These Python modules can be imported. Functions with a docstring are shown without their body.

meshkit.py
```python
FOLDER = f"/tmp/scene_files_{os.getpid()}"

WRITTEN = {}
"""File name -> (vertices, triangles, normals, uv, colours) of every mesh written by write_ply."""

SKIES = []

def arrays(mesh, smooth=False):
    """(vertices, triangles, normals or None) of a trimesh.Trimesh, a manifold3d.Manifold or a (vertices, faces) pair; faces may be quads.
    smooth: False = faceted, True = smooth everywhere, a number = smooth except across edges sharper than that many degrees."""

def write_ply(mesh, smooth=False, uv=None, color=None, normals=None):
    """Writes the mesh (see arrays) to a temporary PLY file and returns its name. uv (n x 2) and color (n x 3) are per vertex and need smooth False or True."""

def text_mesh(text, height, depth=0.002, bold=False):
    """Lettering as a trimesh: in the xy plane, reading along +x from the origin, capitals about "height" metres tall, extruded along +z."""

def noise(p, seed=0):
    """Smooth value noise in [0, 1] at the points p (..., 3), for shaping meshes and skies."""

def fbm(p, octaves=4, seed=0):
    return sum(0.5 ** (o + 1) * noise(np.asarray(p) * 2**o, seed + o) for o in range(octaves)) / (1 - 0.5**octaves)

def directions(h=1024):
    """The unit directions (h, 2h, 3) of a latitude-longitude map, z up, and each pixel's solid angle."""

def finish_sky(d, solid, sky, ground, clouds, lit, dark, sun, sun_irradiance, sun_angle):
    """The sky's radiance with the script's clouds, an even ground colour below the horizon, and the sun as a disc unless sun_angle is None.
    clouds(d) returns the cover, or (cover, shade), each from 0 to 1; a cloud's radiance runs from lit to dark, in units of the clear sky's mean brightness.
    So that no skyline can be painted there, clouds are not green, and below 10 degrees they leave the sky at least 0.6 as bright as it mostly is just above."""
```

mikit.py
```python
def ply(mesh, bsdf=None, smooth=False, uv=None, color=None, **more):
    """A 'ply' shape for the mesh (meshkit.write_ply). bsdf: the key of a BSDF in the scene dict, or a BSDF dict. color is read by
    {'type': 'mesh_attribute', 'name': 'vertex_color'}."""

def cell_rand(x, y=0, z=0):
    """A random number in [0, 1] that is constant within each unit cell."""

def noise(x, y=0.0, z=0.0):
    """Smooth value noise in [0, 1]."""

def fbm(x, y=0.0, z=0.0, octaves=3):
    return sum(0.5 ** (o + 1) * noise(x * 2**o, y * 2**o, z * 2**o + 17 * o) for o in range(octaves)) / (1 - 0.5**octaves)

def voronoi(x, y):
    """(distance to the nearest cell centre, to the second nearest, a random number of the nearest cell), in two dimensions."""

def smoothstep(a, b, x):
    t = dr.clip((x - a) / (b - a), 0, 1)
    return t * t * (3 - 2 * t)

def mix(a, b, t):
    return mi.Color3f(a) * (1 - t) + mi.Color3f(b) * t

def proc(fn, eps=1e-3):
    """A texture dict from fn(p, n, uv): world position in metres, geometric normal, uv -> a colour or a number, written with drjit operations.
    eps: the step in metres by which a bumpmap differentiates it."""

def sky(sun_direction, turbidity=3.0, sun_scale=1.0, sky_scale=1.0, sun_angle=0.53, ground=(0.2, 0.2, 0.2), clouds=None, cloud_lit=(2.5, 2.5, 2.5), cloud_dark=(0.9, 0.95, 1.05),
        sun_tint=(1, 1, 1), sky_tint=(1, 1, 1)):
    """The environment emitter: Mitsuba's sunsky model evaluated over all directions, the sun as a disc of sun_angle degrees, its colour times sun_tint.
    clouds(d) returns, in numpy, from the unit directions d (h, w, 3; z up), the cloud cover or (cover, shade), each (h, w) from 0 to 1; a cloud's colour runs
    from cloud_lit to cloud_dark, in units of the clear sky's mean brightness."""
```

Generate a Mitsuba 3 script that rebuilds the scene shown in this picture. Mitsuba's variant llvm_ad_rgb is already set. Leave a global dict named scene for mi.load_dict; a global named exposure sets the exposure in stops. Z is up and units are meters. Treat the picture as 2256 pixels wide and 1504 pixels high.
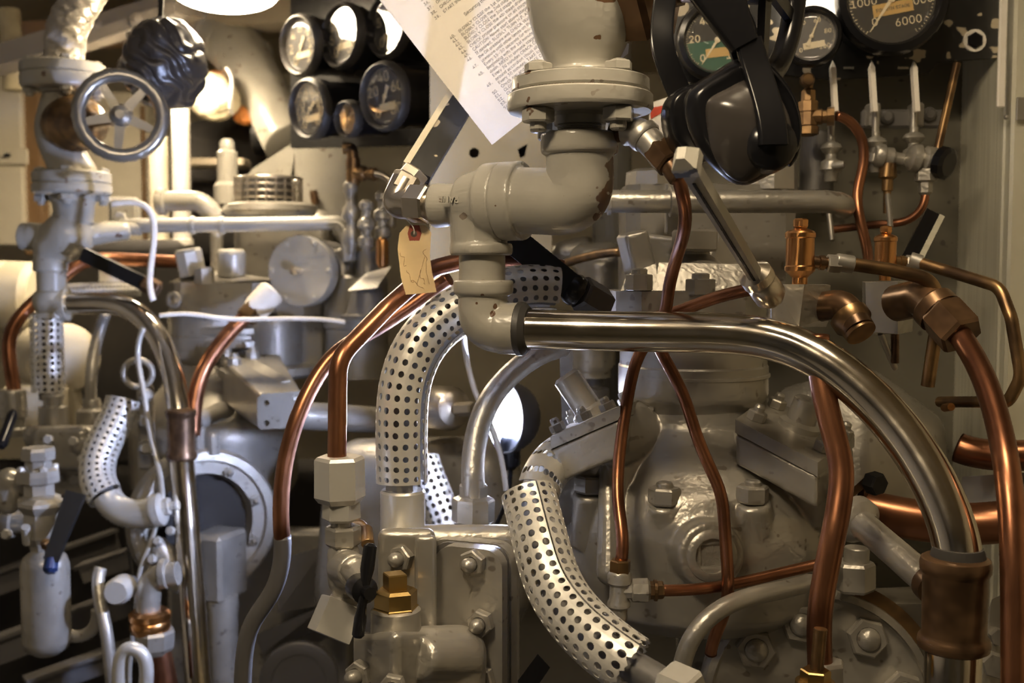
import math, random
import numpy as np, trimesh, manifold3d as m3, mitsuba as mi, drjit as dr, mikit, meshkit
from shapely.geometry import Polygon, Point
from mikit import noise, fbm, smoothstep, mix, proc

T4 = mi.ScalarTransform4f
F, TH, CAM = 2400.0, math.radians(3.6), np.array([0, 0, 1.5])
exposure = 2.05
scene, labels = {}, {}
fwd = [0, math.cos(TH), -math.sin(TH)]
scene['camera'] = {'type': 'thinlens', 'fov': 2 * math.degrees(math.atan(1128 / F)), 'fov_axis': 'x', 'aperture_radius': 0.0034, 'focus_distance': 1.2,
                   'near_clip': 0.05, 'far_clip': 50.0, 'to_world': T4().look_at(origin=CAM.tolist(), target=(CAM + fwd).tolist(), up=[0, 0, 1])}
WARM = (1.0, 0.80, 0.54)
LAMPS = {'lamp_in_view': (22.0, WARM), 'lamp_left': (23.0, WARM), 'lamp_right': (11.5, WARM), 'lamp_back': (60.0, WARM), 'work': (420.0, (0.64, 0.76, 1.2))}

# ---------------------------------------------------------------- geometry helpers
def P(px, py, Y):
    """The point at distance Y (metres, along world y) that the lens sees at pixel px, py."""
    b = (py - 752) / F
    d = np.array([(px - 1128) / F, math.cos(TH) - b * math.sin(TH), -math.sin(TH) - b * math.cos(TH)])
    return CAM + d * (Y / d[1])
def S(r, Y): return r * Y / F
def unit(v):
    v = np.asarray(v, float); return v / np.linalg.norm(v)
def cat(*ms):
    out = []
    for m in ms: out += list(m) if isinstance(m, (list, tuple)) else [m]
    return trimesh.util.concatenate([m for m in out if m is not None])
def frames(c, up=None):
    t = np.gradient(c, axis=0); t /= np.linalg.norm(t, axis=1, keepdims=True) + 1e-12
    u = np.array([0, -1, 0.0]) if up is None else np.asarray(up, float)
    if abs(unit(u) @ t[0]) > 0.9: u = np.array([0.3, 0, 1.0])
    n = np.zeros_like(c)
    for i in range(len(c)):
        u = unit(u - t[i] * (u @ t[i])); n[i] = u
    return t, n, np.cross(t, n)
def sweep(c, r, sides=20, caps=True, up=None):
    c = np.asarray(c, float); r = np.broadcast_to(np.asarray(r, float), (len(c),))
    t, n, b = frames(c, up)
    a = np.arange(sides) * 2 * math.pi / sides
    v = (c[:, None] + r[:, None, None] * (np.cos(a)[None, :, None] * n[:, None] + np.sin(a)[None, :, None] * b[:, None])).reshape(-1, 3)
    i, j = np.meshgrid(np.arange(len(c) - 1), np.arange(sides), indexing='ij'); k = (j + 1) % sides
    q = np.stack([i * sides + j, i * sides + k, (i + 1) * sides + k, (i + 1) * sides + j], -1).reshape(-1, 4)
    f = np.vstack([q[:, [0, 1, 2]], q[:, [0, 2, 3]]])
    if caps:
        o = (len(c) - 1) * sides; jj = np.arange(sides); kk = (jj + 1) % sides
        v = np.vstack([v, c[:1], c[-1:]]); N = len(v)
        f = np.vstack([f, np.stack([kk, jj, jj * 0 + N - 2], 1), np.stack([o + jj, o + kk, jj * 0 + N - 1], 1)])
    return trimesh.Trimesh(v, f, process=False)
def spline(p, n=48):
    p = np.asarray(p, float)
    if len(p) == 2: return np.linspace(p[0], p[1], 3)
    from scipy.interpolate import PchipInterpolator, CubicSpline
    s = np.r_[0, np.cumsum(np.sqrt(np.linalg.norm(np.diff(p[:, :3], axis=0), axis=1)))]
    return CubicSpline(s, p)(np.linspace(0, s[-1], n))
def fillet(p, r, n=8):
    p = [np.asarray(x, float) for x in p]; out = [p[0]]
    for a, b, c in zip(p, p[1:], p[2:]):
        u, w = unit(a - b), unit(c - b); ang = math.acos(np.clip(u @ w, -1, 1))
        d = min(r / math.tan(ang / 2), 0.49 * np.linalg.norm(a - b), 0.49 * np.linalg.norm(c - b))
        s, e = b + u * d, b + w * d
        for k in range(n + 1):
            q = k / n; out.append((1 - q) ** 2 * s + 2 * q * (1 - q) * b + q * q * e)
    return np.array(out + [p[-1]])
def px3(pts, Y=None): return [P(*p) if len(p) == 3 else P(p[0], p[1], Y) for p in pts]
def tb(pts, r, Y=None, bend=None, n=48, sides=18, jit=0):
    """A tube through the given picture points (x, y, Y), r its radius in pixels at the first point (metres if below 1)."""
    Y0 = pts[0][2] if len(pts[0]) == 3 else Y
    q = px3(pts, Y); c = fillet(q, bend) if bend else spline(q, n)
    if jit: c = c + (meshkit.fbm(c[:, None, :] * 18 + np.arange(3)[None, :, None] * 7.3)[..., ] - 0.5) * jit
    return sweep(c, r if r < 1 else S(r, Y0), sides)
def lathe(o, ax, prof, sides=28, turn=0.0, up=None):
    """Revolves [(radius, height)] about the axis ax through o."""
    ax = unit(ax); u = np.array([0, -1, 0.0]) if up is None else np.asarray(up, float)
    if abs(ax @ unit(u)) > 0.95: u = np.array([0, 0, 1.0])
    u = unit(u - ax * (u @ ax)); w = np.cross(ax, u)
    a = np.arange(sides) * 2 * math.pi / sides + turn
    ring = np.cos(a)[:, None] * u + np.sin(a)[:, None] * w
    prof = [(max(r, 1e-6), h) for r, h in prof]
    v = np.vstack([o + ring * r + ax * h for r, h in prof])
    i, j = np.meshgrid(np.arange(len(prof) - 1), np.arange(sides), indexing='ij'); k = (j + 1) % sides
    q = np.stack([i * sides + j, i * sides + k, (i + 1) * sides + k, (i + 1) * sides + j], -1).reshape(-1, 4)
    f = np.vstack([q[:, [0, 1, 2]], q[:, [0, 2, 3]]])
    if prof[0][0] > 1e-5: v = np.vstack([v, [o + ax * prof[0][1]]]); f = np.vstack([f, np.stack([(np.arange(sides) + 1) % sides, np.arange(sides), np.full(sides, len(v) - 1)], 1)])
    if prof[-1][0] > 1e-5:
        b = (len(prof) - 1) * sides; v = np.vstack([v, [o + ax * prof[-1][1]]]); f = np.vstack([f, np.stack([b + np.arange(sides), b + (np.arange(sides) + 1) % sides, np.full(sides, len(v) - 1)], 1)])
    return trimesh.Trimesh(v, f, process=False)
def lt(p0, p1, prof, sides=28, turn=0.0):
    """A turned piece between two picture points; prof is [(radius in pixels, fraction of the way)]."""
    a, b = P(*p0), P(*p1); L = np.linalg.norm(b - a)
    return lathe(a, b - a, [(S(r, p0[2]), t * L) for r, t in prof], sides, turn)
def cyl(p0, p1, r, r1=None, sides=28, ch=0.06):
    r1 = r if r1 is None else r1
    return lt(p0, p1, [(r * .93, 0), (r, ch), (r1, 1 - ch), (r1 * .93, 1)], sides)
def hexp(p0, p1, r, sides=6, turn=0.3, ch=0.1):
    return lt(p0, p1, [(r * .9, 0), (r, ch), (r, 1 - ch), (r * .9, 1)], sides, turn)
def lathes(o, ax, r, h, sides=6, turn=0.3, ch=0.12):
    return lathe(o, ax, [(r * .9, 0), (r, h * ch), (r, h * (1 - ch)), (r * .9, h)], sides, turn)
def rot(yaw=0, pitch=0, roll=0):
    m = trimesh.transformations.euler_matrix(math.radians(pitch), math.radians(roll), math.radians(yaw), 'sxyz')
    return m[:3, :3]
def cbox(c, size, R=None, ch=0.003):
    """A chamfered box."""
    h = np.asarray(size, float) / 2; ch = min(ch, h.min() * .6); v = []
    for s in np.ndindex(2, 2, 2):
        s = np.array(s) * 2 - 1
        for k in range(3):
            q = h - ch; q = q.copy(); q[k] = h[k]; v.append(s * q)
    v = np.array(v)
    m = trimesh.convex.convex_hull(v)
    if R is not None: m.vertices = m.vertices @ np.asarray(R).T
    m.vertices += c
    return m
def bx(px, py, Y, w, h, dep, yaw=0, pitch=0, roll=0, ch=0.003):
    """A box centred on a picture point, w and h in pixels, dep in metres; roll turns it in the picture plane."""
    return cbox(P(px, py, Y), (S(w, Y), dep, S(h, Y)), rot(yaw, pitch, roll), ch)
def hull(*pts): return trimesh.convex.convex_hull(np.vstack(pts))
def prism(outline, Y, dep, scale_back=1.0):
    """An outline of picture points at distance Y, dep metres deep."""
    a = np.array([P(x, y, Y) for x, y in outline]); b = a.mean(0) + (a - a.mean(0)) * scale_back + [0, dep, 0]
    n = len(a); tri = trimesh.creation.triangulate_polygon(Polygon(a[:, [0, 2]]), engine='earcut')
    v0, f0 = tri
    from scipy.spatial import cKDTree
    idx = cKDTree(a[:, [0, 2]]).query(v0)[1]; f = idx[f0]
    if np.cross(*(a[f[0][1:]] - a[f[0][0]]))[1] > 0: f = f[:, ::-1]
    i = np.arange(n); k = (i + 1) % n
    q = np.vstack([np.stack([i, k, k + n], 1), np.stack([i, k + n, i + n], 1)])
    m = trimesh.Trimesh(np.vstack([a, b]), np.vstack([f, f[:, ::-1] + n, q]), process=False)
    m.fix_normals(); return m
# solids for castings: united, refined and smoothed so that they meet in fillets
def ms(c, r): return m3.Manifold.sphere(r, 20).translate(list(map(float, c)))
def mh(*pr): return m3.Manifold.batch_hull([ms(c, r) for c, r in pr])
def mt(m): 
    m = m.copy(); m.merge_vertices()
    return m3.Manifold(m3.Mesh(np.asarray(m.vertices, np.float32), np.asarray(m.faces, np.uint32)))
def mcyl(a, b, r, r1=None, sides=40): 
    return mt(trimesh.Trimesh(*(lambda l: (l.vertices, l.faces))(lathe(np.asarray(a, float), np.asarray(b, float) - a, [(r, 0), (r if r1 is None else r1, np.linalg.norm(np.asarray(b) - a))], sides))))
def mpt(pts, r, Y, bend): return mt(tb(pts, r, Y, bend, sides=28))
def cast(parts, edge=0.006, it=8, minus=()):
    m = m3.Manifold.batch_boolean(list(parts), m3.OpType.Add)
    for x in minus: m = m - x
    m = m.refine_to_length(edge); g = m.to_mesh()
    v, f = np.array(g.vert_properties[:, :3], float), np.array(g.tri_verts)
    from scipy.sparse import coo_matrix, diags
    e = np.vstack([f[:, [0, 1]], f[:, [1, 2]], f[:, [2, 0]]]); e = np.vstack([e, e[:, ::-1]])
    A = (coo_matrix((np.ones(len(e)), (e[:, 0], e[:, 1])), (len(v),) * 2).tocsr() > 0).astype(float); A = diags(1 / np.maximum(np.asarray(A.sum(1)).ravel(), 1)) @ A
    for k in range(it):
        v = v + .5 * (A @ v - v); v = v - .52 * (A @ v - v)
    return trimesh.Trimesh(v, f, process=False)
def perf(c, r, rows, cols, hole, a0=0.0, a1=2 * math.pi, up=None, th=0.0012, jag=0.0, seed=1):
    """A perforated sleeve about the centre line c: rows x cols round holes, hole their radius; open between the angles a1 and a0."""
    c = np.asarray(c, float); t, n, b = frames(c, up); s = np.r_[0, np.cumsum(np.linalg.norm(np.diff(c, axis=0), axis=1))]; L = s[-1]
    rng = random.Random(seed); cut = [rng.random() * jag for _ in range(cols * 4 + 4)]
    ds, da = L / rows, (a1 - a0) / cols
    K = 16; ang = np.arange(K) * 2 * math.pi / K + math.pi / K * 0
    dirs = np.stack([np.cos(ang), np.sin(ang)], 1); sq = dirs / np.abs(dirs).max(1, keepdims=True)
    V, Fs, base = [], [], 0
    i = np.arange(K); k = (i + 1) % K
    ring = lambda p, q: np.vstack([np.stack([i + p, k + p, k + q], 1), np.stack([i + p, k + q, i + q], 1)])
    cell = np.vstack([ring(0, K), ring(K, 2 * K), ring(2 * K, 3 * K)])
    for row in range(rows):
        for col in range(cols):
            j = [rng.uniform(-.05, .05) for _ in range(2)]
            hole_uv = dirs * np.array([hole / ds, hole / (r * da)]) + np.array([j[0], j[1]])
            uv = np.vstack([sq / 2, hole_uv, hole_uv, sq / 2]); rr = np.r_[np.full(2 * K, r), np.full(2 * K, r - th)]
            ss = (row + .5 + uv[:, 0]) * ds; aa = a0 + (col + .5 + uv[:, 1]) * da
            if jag and row == rows - 1:
                jj = np.interp(np.clip((aa - a0) / (a1 - a0), 0, 1) * cols * 4, np.arange(len(cut)), cut)
                ss = np.where(ss > L - ds * .04, ss + jj - jag * .5, ss)
            C, Nn, B = (np.stack([np.interp(np.clip(ss, 0, L), s, x[:, q]) for q in range(3)], 1) for x in (c, n, b))
            C = C + np.outer(np.maximum(ss - L, 0), t[-1])
            V.append(C + rr[:, None] * (np.cos(aa)[:, None] * Nn + np.sin(aa)[:, None] * B)); Fs.append(cell + base); base += len(uv)
    return trimesh.Trimesh(np.vstack(V), np.vstack(Fs), process=False)
def threads(p0, p1, r, n, dr_=.06):
    prof = []
    for q in range(n): prof += [(r * (1 - dr_), q / n), (r, (q + .5) / n)]
    return lt(p0, p1, prof + [(r * (1 - dr_), 1)], 20)
TX = {}
def text(s, h, o, right, up, n, depth=0.0004, center=False, bold=False):
    key = (s, bold)
    if key not in TX: TX[key] = meshkit.text_mesh(s, 0.01, 0.001, bold)
    m = TX[key].copy(); v = m.vertices * [h / .01, h / .01, depth / .001]
    if center: v = v - [(v[:, 0].max() + v[:, 0].min()) / 2, h / 2, 0]
    m.vertices = np.asarray(o) + v @ np.stack([right, up, n]); return m

# ---------------------------------------------------------------- scene helpers
def numbered(n):
    if n not in labels and n not in scene and not any(k.startswith(n + '__') for k in scene): return n
    i = 1
    while f'{n}_{i:03d}' in labels or f'{n}_{i:03d}' in scene or any(k.startswith(f'{n}_{i:03d}__') for k in scene): i += 1
    return f'{n}_{i:03d}'
def put(key, mesh, mat, smooth=38):
    if isinstance(mesh, (list, tuple)): mesh = cat(*mesh)
    scene[key] = mikit.ply(mesh, mat, smooth)
def thing(name, label, category, mesh=None, mat=None, group=None, smooth=38):
    k = numbered(name); labels[k] = {'label': label, 'category': category}
    if group: labels[k]['group'] = group
    if mesh is not None: put(k, mesh, mat, smooth)
    return k
def part(t, name, mesh, mat, label=None, smooth=38):
    k = numbered(t + '__' + name); put(k, mesh, mat, smooth)
    if label: labels[k] = {'label': label}
    return k
def struct(name, mesh, mat, label=None, smooth=False):
    put(name, mesh, mat, smooth); labels[name] = {'kind': 'structure', 'label': label or name.replace('_', ' ')}

# ---------------------------------------------------------------- materials
def rgb(*c): return {'type': 'rgb', 'value': list(c)}
def mat(name, base, rough=.5, metal=0.0, bump=None, **kw):
    b = {'type': 'principled', 'base_color': rgb(*base) if isinstance(base, tuple) else base, 'roughness': rough, 'metallic': metal, **kw}
    if bump: b = {'type': 'bumpmap', 'arbitrary': proc(bump[0]), 'scale': bump[1], 'bsdf': b}
    scene['mat_' + name] = {'type': 'twosided', 'bsdf': b}
def spots(p, lst, sc=70):
    """Wear spots with ragged edges, each (centre, radius)."""
    w = fbm(p.x * sc, p.y * sc, p.z * sc, 3); m = mi.Float(0)
    for c, r in lst:
        d = dr.sqrt(dr.square(p.x - c[0]) + dr.square(p.y - c[1]) + dr.square(p.z - c[2])) / r
        m = dr.maximum(m, smoothstep(.50, .55, w * .6 + .5 * (1 - d)))* 1.0
    return m
WORN = [(P(1352, 372, 1.185), .024), (P(1349, 408, 1.185), .026), (P(1336, 444, 1.185), .024), (P(1312, 478, 1.185), .015), (P(1108, 708, 1.228), .013), (P(1084, 690, 1.23), .009), (P(1092, 676, 1.23), .007), (P(1050, 668, 1.23), .004), (P(1120, 745, 1.228), .007), (P(1437, 195, 1.2), .014), (P(1366, 330, 1.19), .012), (P(1062, 652, 1.225), .004), (P(1300, 190, 1.128), .006), (P(1140, 190, 1.17), .006)]
def gray_fn(p, n, uv):
    w = fbm(p.x * 55, p.y * 55, p.z * 55, 3); big = fbm(p.x * 9, p.y * 9, p.z * 9, 2)
    c = mix((.265, .252, .215), (.335, .32, .275), big)
    chip = smoothstep(.735, .75, w) * smoothstep(.4, .6, big)
    return mix(mix(c, (.10, .055, .03), chip), (.085, .045, .025), spots(p, WORN))
def silver_fn(p, n, uv):
    big = fbm(p.x * 13, p.y * 13, p.z * 13, 3); w = fbm(p.x * 90, p.y * 90, p.z * 90, 2)
    c = mix((.22, .206, .178), (.47, .446, .392), big)
    return mix(c, (.16, .13, .10), smoothstep(.70, .80, w) * smoothstep(.45, .6, big) * .7)
def grain(p, n, uv): return fbm(p.x * 260, p.y * 260, p.z * 260, 2) + .8 * noise(p.x * 75, p.y * 75, p.z * 75)
def copper_fn(p, n, uv):
    big = fbm(p.x * 22, p.y * 22, p.z * 14, 3)
    return mix((.16, .066, .035), (.37, .165, .086), smoothstep(.3, .7, big))
def brass_fn(p, n, uv):
    big = fbm(p.x * 30, p.y * 30, p.z * 30, 3)
    return mix((.13, .08, .045), (.34, .21, .095), smoothstep(.3, .7, big))
def bronze_fn(p, n, uv):
    big = fbm(p.x * 40, p.y * 40, p.z * 40, 3)
    return mix((.075, .043, .023), (.15, .088, .046), smoothstep(.3, .7, big))
def chrome_fn(p, n, uv):
    s = fbm(p.x * 30, p.y * 30, p.z * 30, 3)
    return mix((.52, .47, .39), (.74, .68, .58), s)
def chrome_r(p, n, uv):
    return .06 + .14 * fbm(p.x * 40, p.y * 40, p.z * 40, 3)
def worn_black_fn(p, n, uv):
    w = fbm(p.x * 42, p.y * 42, p.z * 42, 3)
    return mix((.012, .012, .012), (.42, .36, .26), smoothstep(.655, .675, w))
def wornwhite_fn(p, n, uv):
    w = fbm(p.x * 60, p.y * 60, p.z * 60, 3)
    return mix((.42, .40, .34), (.02, .02, .02), smoothstep(.585, .605, w))
def wall_fn(p, n, uv):
    w = fbm(p.x * 4, p.y * 4, p.z * 4, 3)
    return mix((.60, .54, .40), (.70, .64, .50), w)
def olive_fn(p, n, uv):
    w = fbm(p.x * 8, p.y * 8, p.z * 8, 3); q = fbm(p.x * 60, p.y * 60, p.z * 60, 2)
    c = mix((.105, .098, .075), (.155, .145, .115), w)
    return mix(c, (.07, .06, .05), smoothstep(.74, .8, q))
def brushed_fn(p, n, uv):
    w = noise(p.z * 6, p.y * 240, p.x * 20)
    return mix((.56, .54, .43), (.70, .68, .56), w)
def bag_fn(p, n, uv): return mix((.5, .42, .25), (.75, .68, .5), fbm(p.x * 25, p.y * 25, p.z * 25, 3))
mat('gray', proc(gray_fn), .27, 0.0, (grain, .0004), specular=.6)
mat('silver', proc(silver_fn), .36, .62, (grain, .0006))
mat('silver_plain', (.52, .505, .46), .34, .5)
mat('silver_dark', (.12, .115, .11), .45, .4)
mat('blue', (.008, .02, .075), .4)
mat('iron', (.035, .033, .031), .5, .2)
mat('lever', (.33, .31, .26), .3, .3)
mat('hand_steel', (.36, .34, .30), .28, .85)
mat('copper', proc(copper_fn), .30, .92)
mat('copper_bright', (.62, .31, .12), .26, 1.0)
mat('brass', proc(brass_fn), .33, .9)
mat('brass_bright', (.46, .31, .115), .3, 1.0)
mat('bronze', proc(bronze_fn), .32, .7)
mat('chrome', proc(chrome_fn), proc(chrome_r), 1.0)
mat('nickel', (.62, .56, .47), .24, .95)
mat('steel', (.42, .40, .36), .4, .8)
mat('perforated', (.54, .525, .48), .36, .4)
mat('lagging', proc(bag_fn), .7)
mat('black', (.007, .007, .008), .2, 0.0, specular=.3)
mat('black_matt', (.007, .007, .007), .5, specular=.3)
mat('muff', (.035, .031, .028), .2, 0.0, specular=.4)
mat('worn_black', proc(worn_black_fn), .35)
mat('worn_white', proc(wornwhite_fn), .4)
mat('cream', proc(wall_fn), .5)
mat('olive', proc(olive_fn), .42)
mat('brushed', proc(brushed_fn), .33, .3)
mat('white', (.78, .74, .66), .4)
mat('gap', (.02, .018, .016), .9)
mat('tan', (.70, .52, .27), .7)
mat('redbrown', (.28, .06, .035), .7)
mat('ink', (.10, .08, .07), .8)
mat('ink_brown', (.22, .10, .03), .8)
mat('dial_black', (.05, .047, .042), .6)
mat('dial_print', (.80, .70, .50), .6)
mat('dial_green', (.05, .13, .085), .6)
mat('plate_yellow', (.62, .42, .16), .6)
mat('orange', (.60, .22, .05), .6)
mat('red', (.5, .05, .02), .4)
mat('brown', (.22, .13, .06), .6)
mat('ceiling', (.34, .29, .21), .7)
mat('floor', (.10, .095, .085), .7)
scene['mat_paper'] = {'type': 'principledthin', 'base_color': rgb(.90, .85, .76), 'roughness': .5, 'diff_trans': .5}
scene['mat_glass'] = {'type': 'thindielectric'}

# ---------------------------------------------------------------- lamps (fixtures hang from the deckhead)
def lamp(name, label, o, r, key):
    top = 2.42 - o[2]
    power, col = LAMPS[key]
    t = thing(name, label, 'lamp')
    part(t, 'housing', lathe(o, [0, 0, 1], [(r * 1.06, .0), (r * 1.1, .012), (r * 1.05, .05), (r * .5, .075), (r * .22, .085), (r * .2, top)], 48), 'mat_white')
    g = lathe(o, [0, 0, -1], [(r, -.004)] + [(r * math.cos(a), r * .32 * math.sin(a)) for a in np.linspace(.05, 1.57, 10)], 48)
    k = part(t, 'diffuser', g, 'mat_white', 'glowing white diffuser', True)
    scene[k]['emitter'] = {'type': 'area', 'radiance': rgb(*[power * x for x in col])}
lamp('ceiling_lamp', 'glowing round ceiling lamp cut by the top of the picture', P(496, -15, 2.42), .113, 'lamp_in_view')
lamp('ceiling_lamp', 'round ceiling lamp out of the picture above the handwheel side', np.array([-.32, .40, 2.25]), .13, 'lamp_left')
lamp('ceiling_lamp', 'round ceiling lamp out of the picture above the ear muffs', np.array([.25, .82, 2.30]), .13, 'lamp_right')
lamp('ceiling_lamp', 'small ceiling lamp hidden behind the dark cloth bag', P(372, 120, 3.0), .07, 'lamp_back')

# ---------------------------------------------------------------- compartment
def slab(x0, x1, y0, y1, z0, z1): return cbox(((x0 + x1) / 2, (y0 + y1) / 2, (z0 + z1) / 2), (x1 - x0, y1 - y0, z1 - z0), None, .001)
struct('floor', slab(-3.4, 1.6, -1.8, 5.2, -.06, 0), 'mat_floor', 'dark steel floor of the machinery space')
struct('ceiling', slab(-3.4, 1.6, -1.8, 5.2, 2.42, 2.5), 'mat_ceiling', 'tan painted deckhead')
struct('wall_back', slab(-3.4, 1.6, 5.1, 5.2, 0, 2.42), 'mat_cream', 'cream painted bulkhead behind the machinery')
struct('wall_left', slab(-3.4, -3.3, -1.8, 5.1, 0, 2.42), 'mat_cream', 'cream painted side bulkhead')
struct('wall_right', slab(1.5, 1.6, -1.8, 5.1, 0, 2.42), 'mat_cream', 'cream painted bulkhead beyond the gauges')
struct('wall_front', slab(-3.4, 1.6, -1.8, -1.7, 0, 2.42), 'mat_olive', 'bulkhead behind the photographer')

# ---------------------------------------------------------------- near valve with its flange
YV = 1.2
def vlt(x, y0, y1, Y, prof, sides=32, turn=0.0):
    """Turned about the upright axis that starts at pixel (x, y0); prof is [(radius px, y px)]."""
    a = P(x, y0, Y)
    return lathe(a, [0, 0, -1], [(S(r, Y), a[2] - P(x, y, Y)[2]) for r, y in prof], sides, turn)
t = thing('gate_valve', 'grey painted valve bulb with round flange hanging beside the printed sheet', 'valve')
part(t, 'body', vlt(1283, -150, 180, YV, [(60, -150), (100, -110), (118, -60), (122, -15), (120, 15), (113, 50), (101, 90), (88, 118), (79, 138), (76, 152), (80, 164), (92, 176)], 64), 'mat_gray', smooth=60)
part(t, 'flange', vlt(1279, 174, 208, YV, [(144, 174), (149, 178), (150, 202), (146, 207)], 72), 'mat_gray')
ax = unit(P(1690, -42, 1.12) - P(1390, -22, YV))
part(t, 'bonnet_nut', lt((1388, -22, YV), (1500, -30, 1.17), [(100, 0), (122, .08), (122, .55), (112, .66), (70, .68), (50, .75), (44, 1)], 6, .26), 'mat_bronze', 'brown hexagonal bonnet nut', smooth=False)
part(t, 'stem', cyl((1490, -29, 1.174), (1700, -42, 1.12), 34), 'mat_bronze')
hw_c = P(1688, -42, 1.12)
def handwheel(t, c, ax, R, tube_r, spokes, m, hub_r, turn=0.0, knob=None):
    ax = unit(ax); u = unit(np.cross(ax, [0.05, 1, .1])); w = np.cross(ax, u)
    ring = np.array([c + R * (math.cos(a) * u + math.sin(a) * w) for a in np.linspace(0, 2 * math.pi, 73)])
    rim = sweep(ring, tube_r, 14, False)
    if knob:                                                          # knurled rim
        d = meshkit.noise(rim.vertices * knob) - .5; rim.vertices = rim.vertices + (rim.vertices - rim.vertices.mean(0)) * d[:, None] * .045
    part(t, 'rim', rim, m, smooth=True)
    part(t, 'hub', lathe(c - ax * hub_r * .8, ax, [(hub_r, 0), (hub_r * 1.05, hub_r * .5), (hub_r * .8, hub_r * 1.6), (hub_r * .4, hub_r * 1.75), (hub_r * .4, hub_r * 2.3)], 24), m)
    for k in range(spokes):
        a = turn + k * 2 * math.pi / spokes; d = math.cos(a) * u + math.sin(a) * w; e = np.cross(ax, d)
        q = [c + d * r_ + e * s_ * w_ + ax * z_ * .004 for r_, w_ in ((hub_r * .6, tube_r * .75), (R * .97, tube_r * .5)) for s_ in (-1, 1) for z_ in (-1, 1)]
        part(t, 'spoke', trimesh.convex.convex_hull(np.array(q)), m, smooth=30)
handwheel(t, hw_c, ax, S(200, 1.12), S(26, 1.12), 5, 'mat_black', .022, 1.9)
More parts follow.
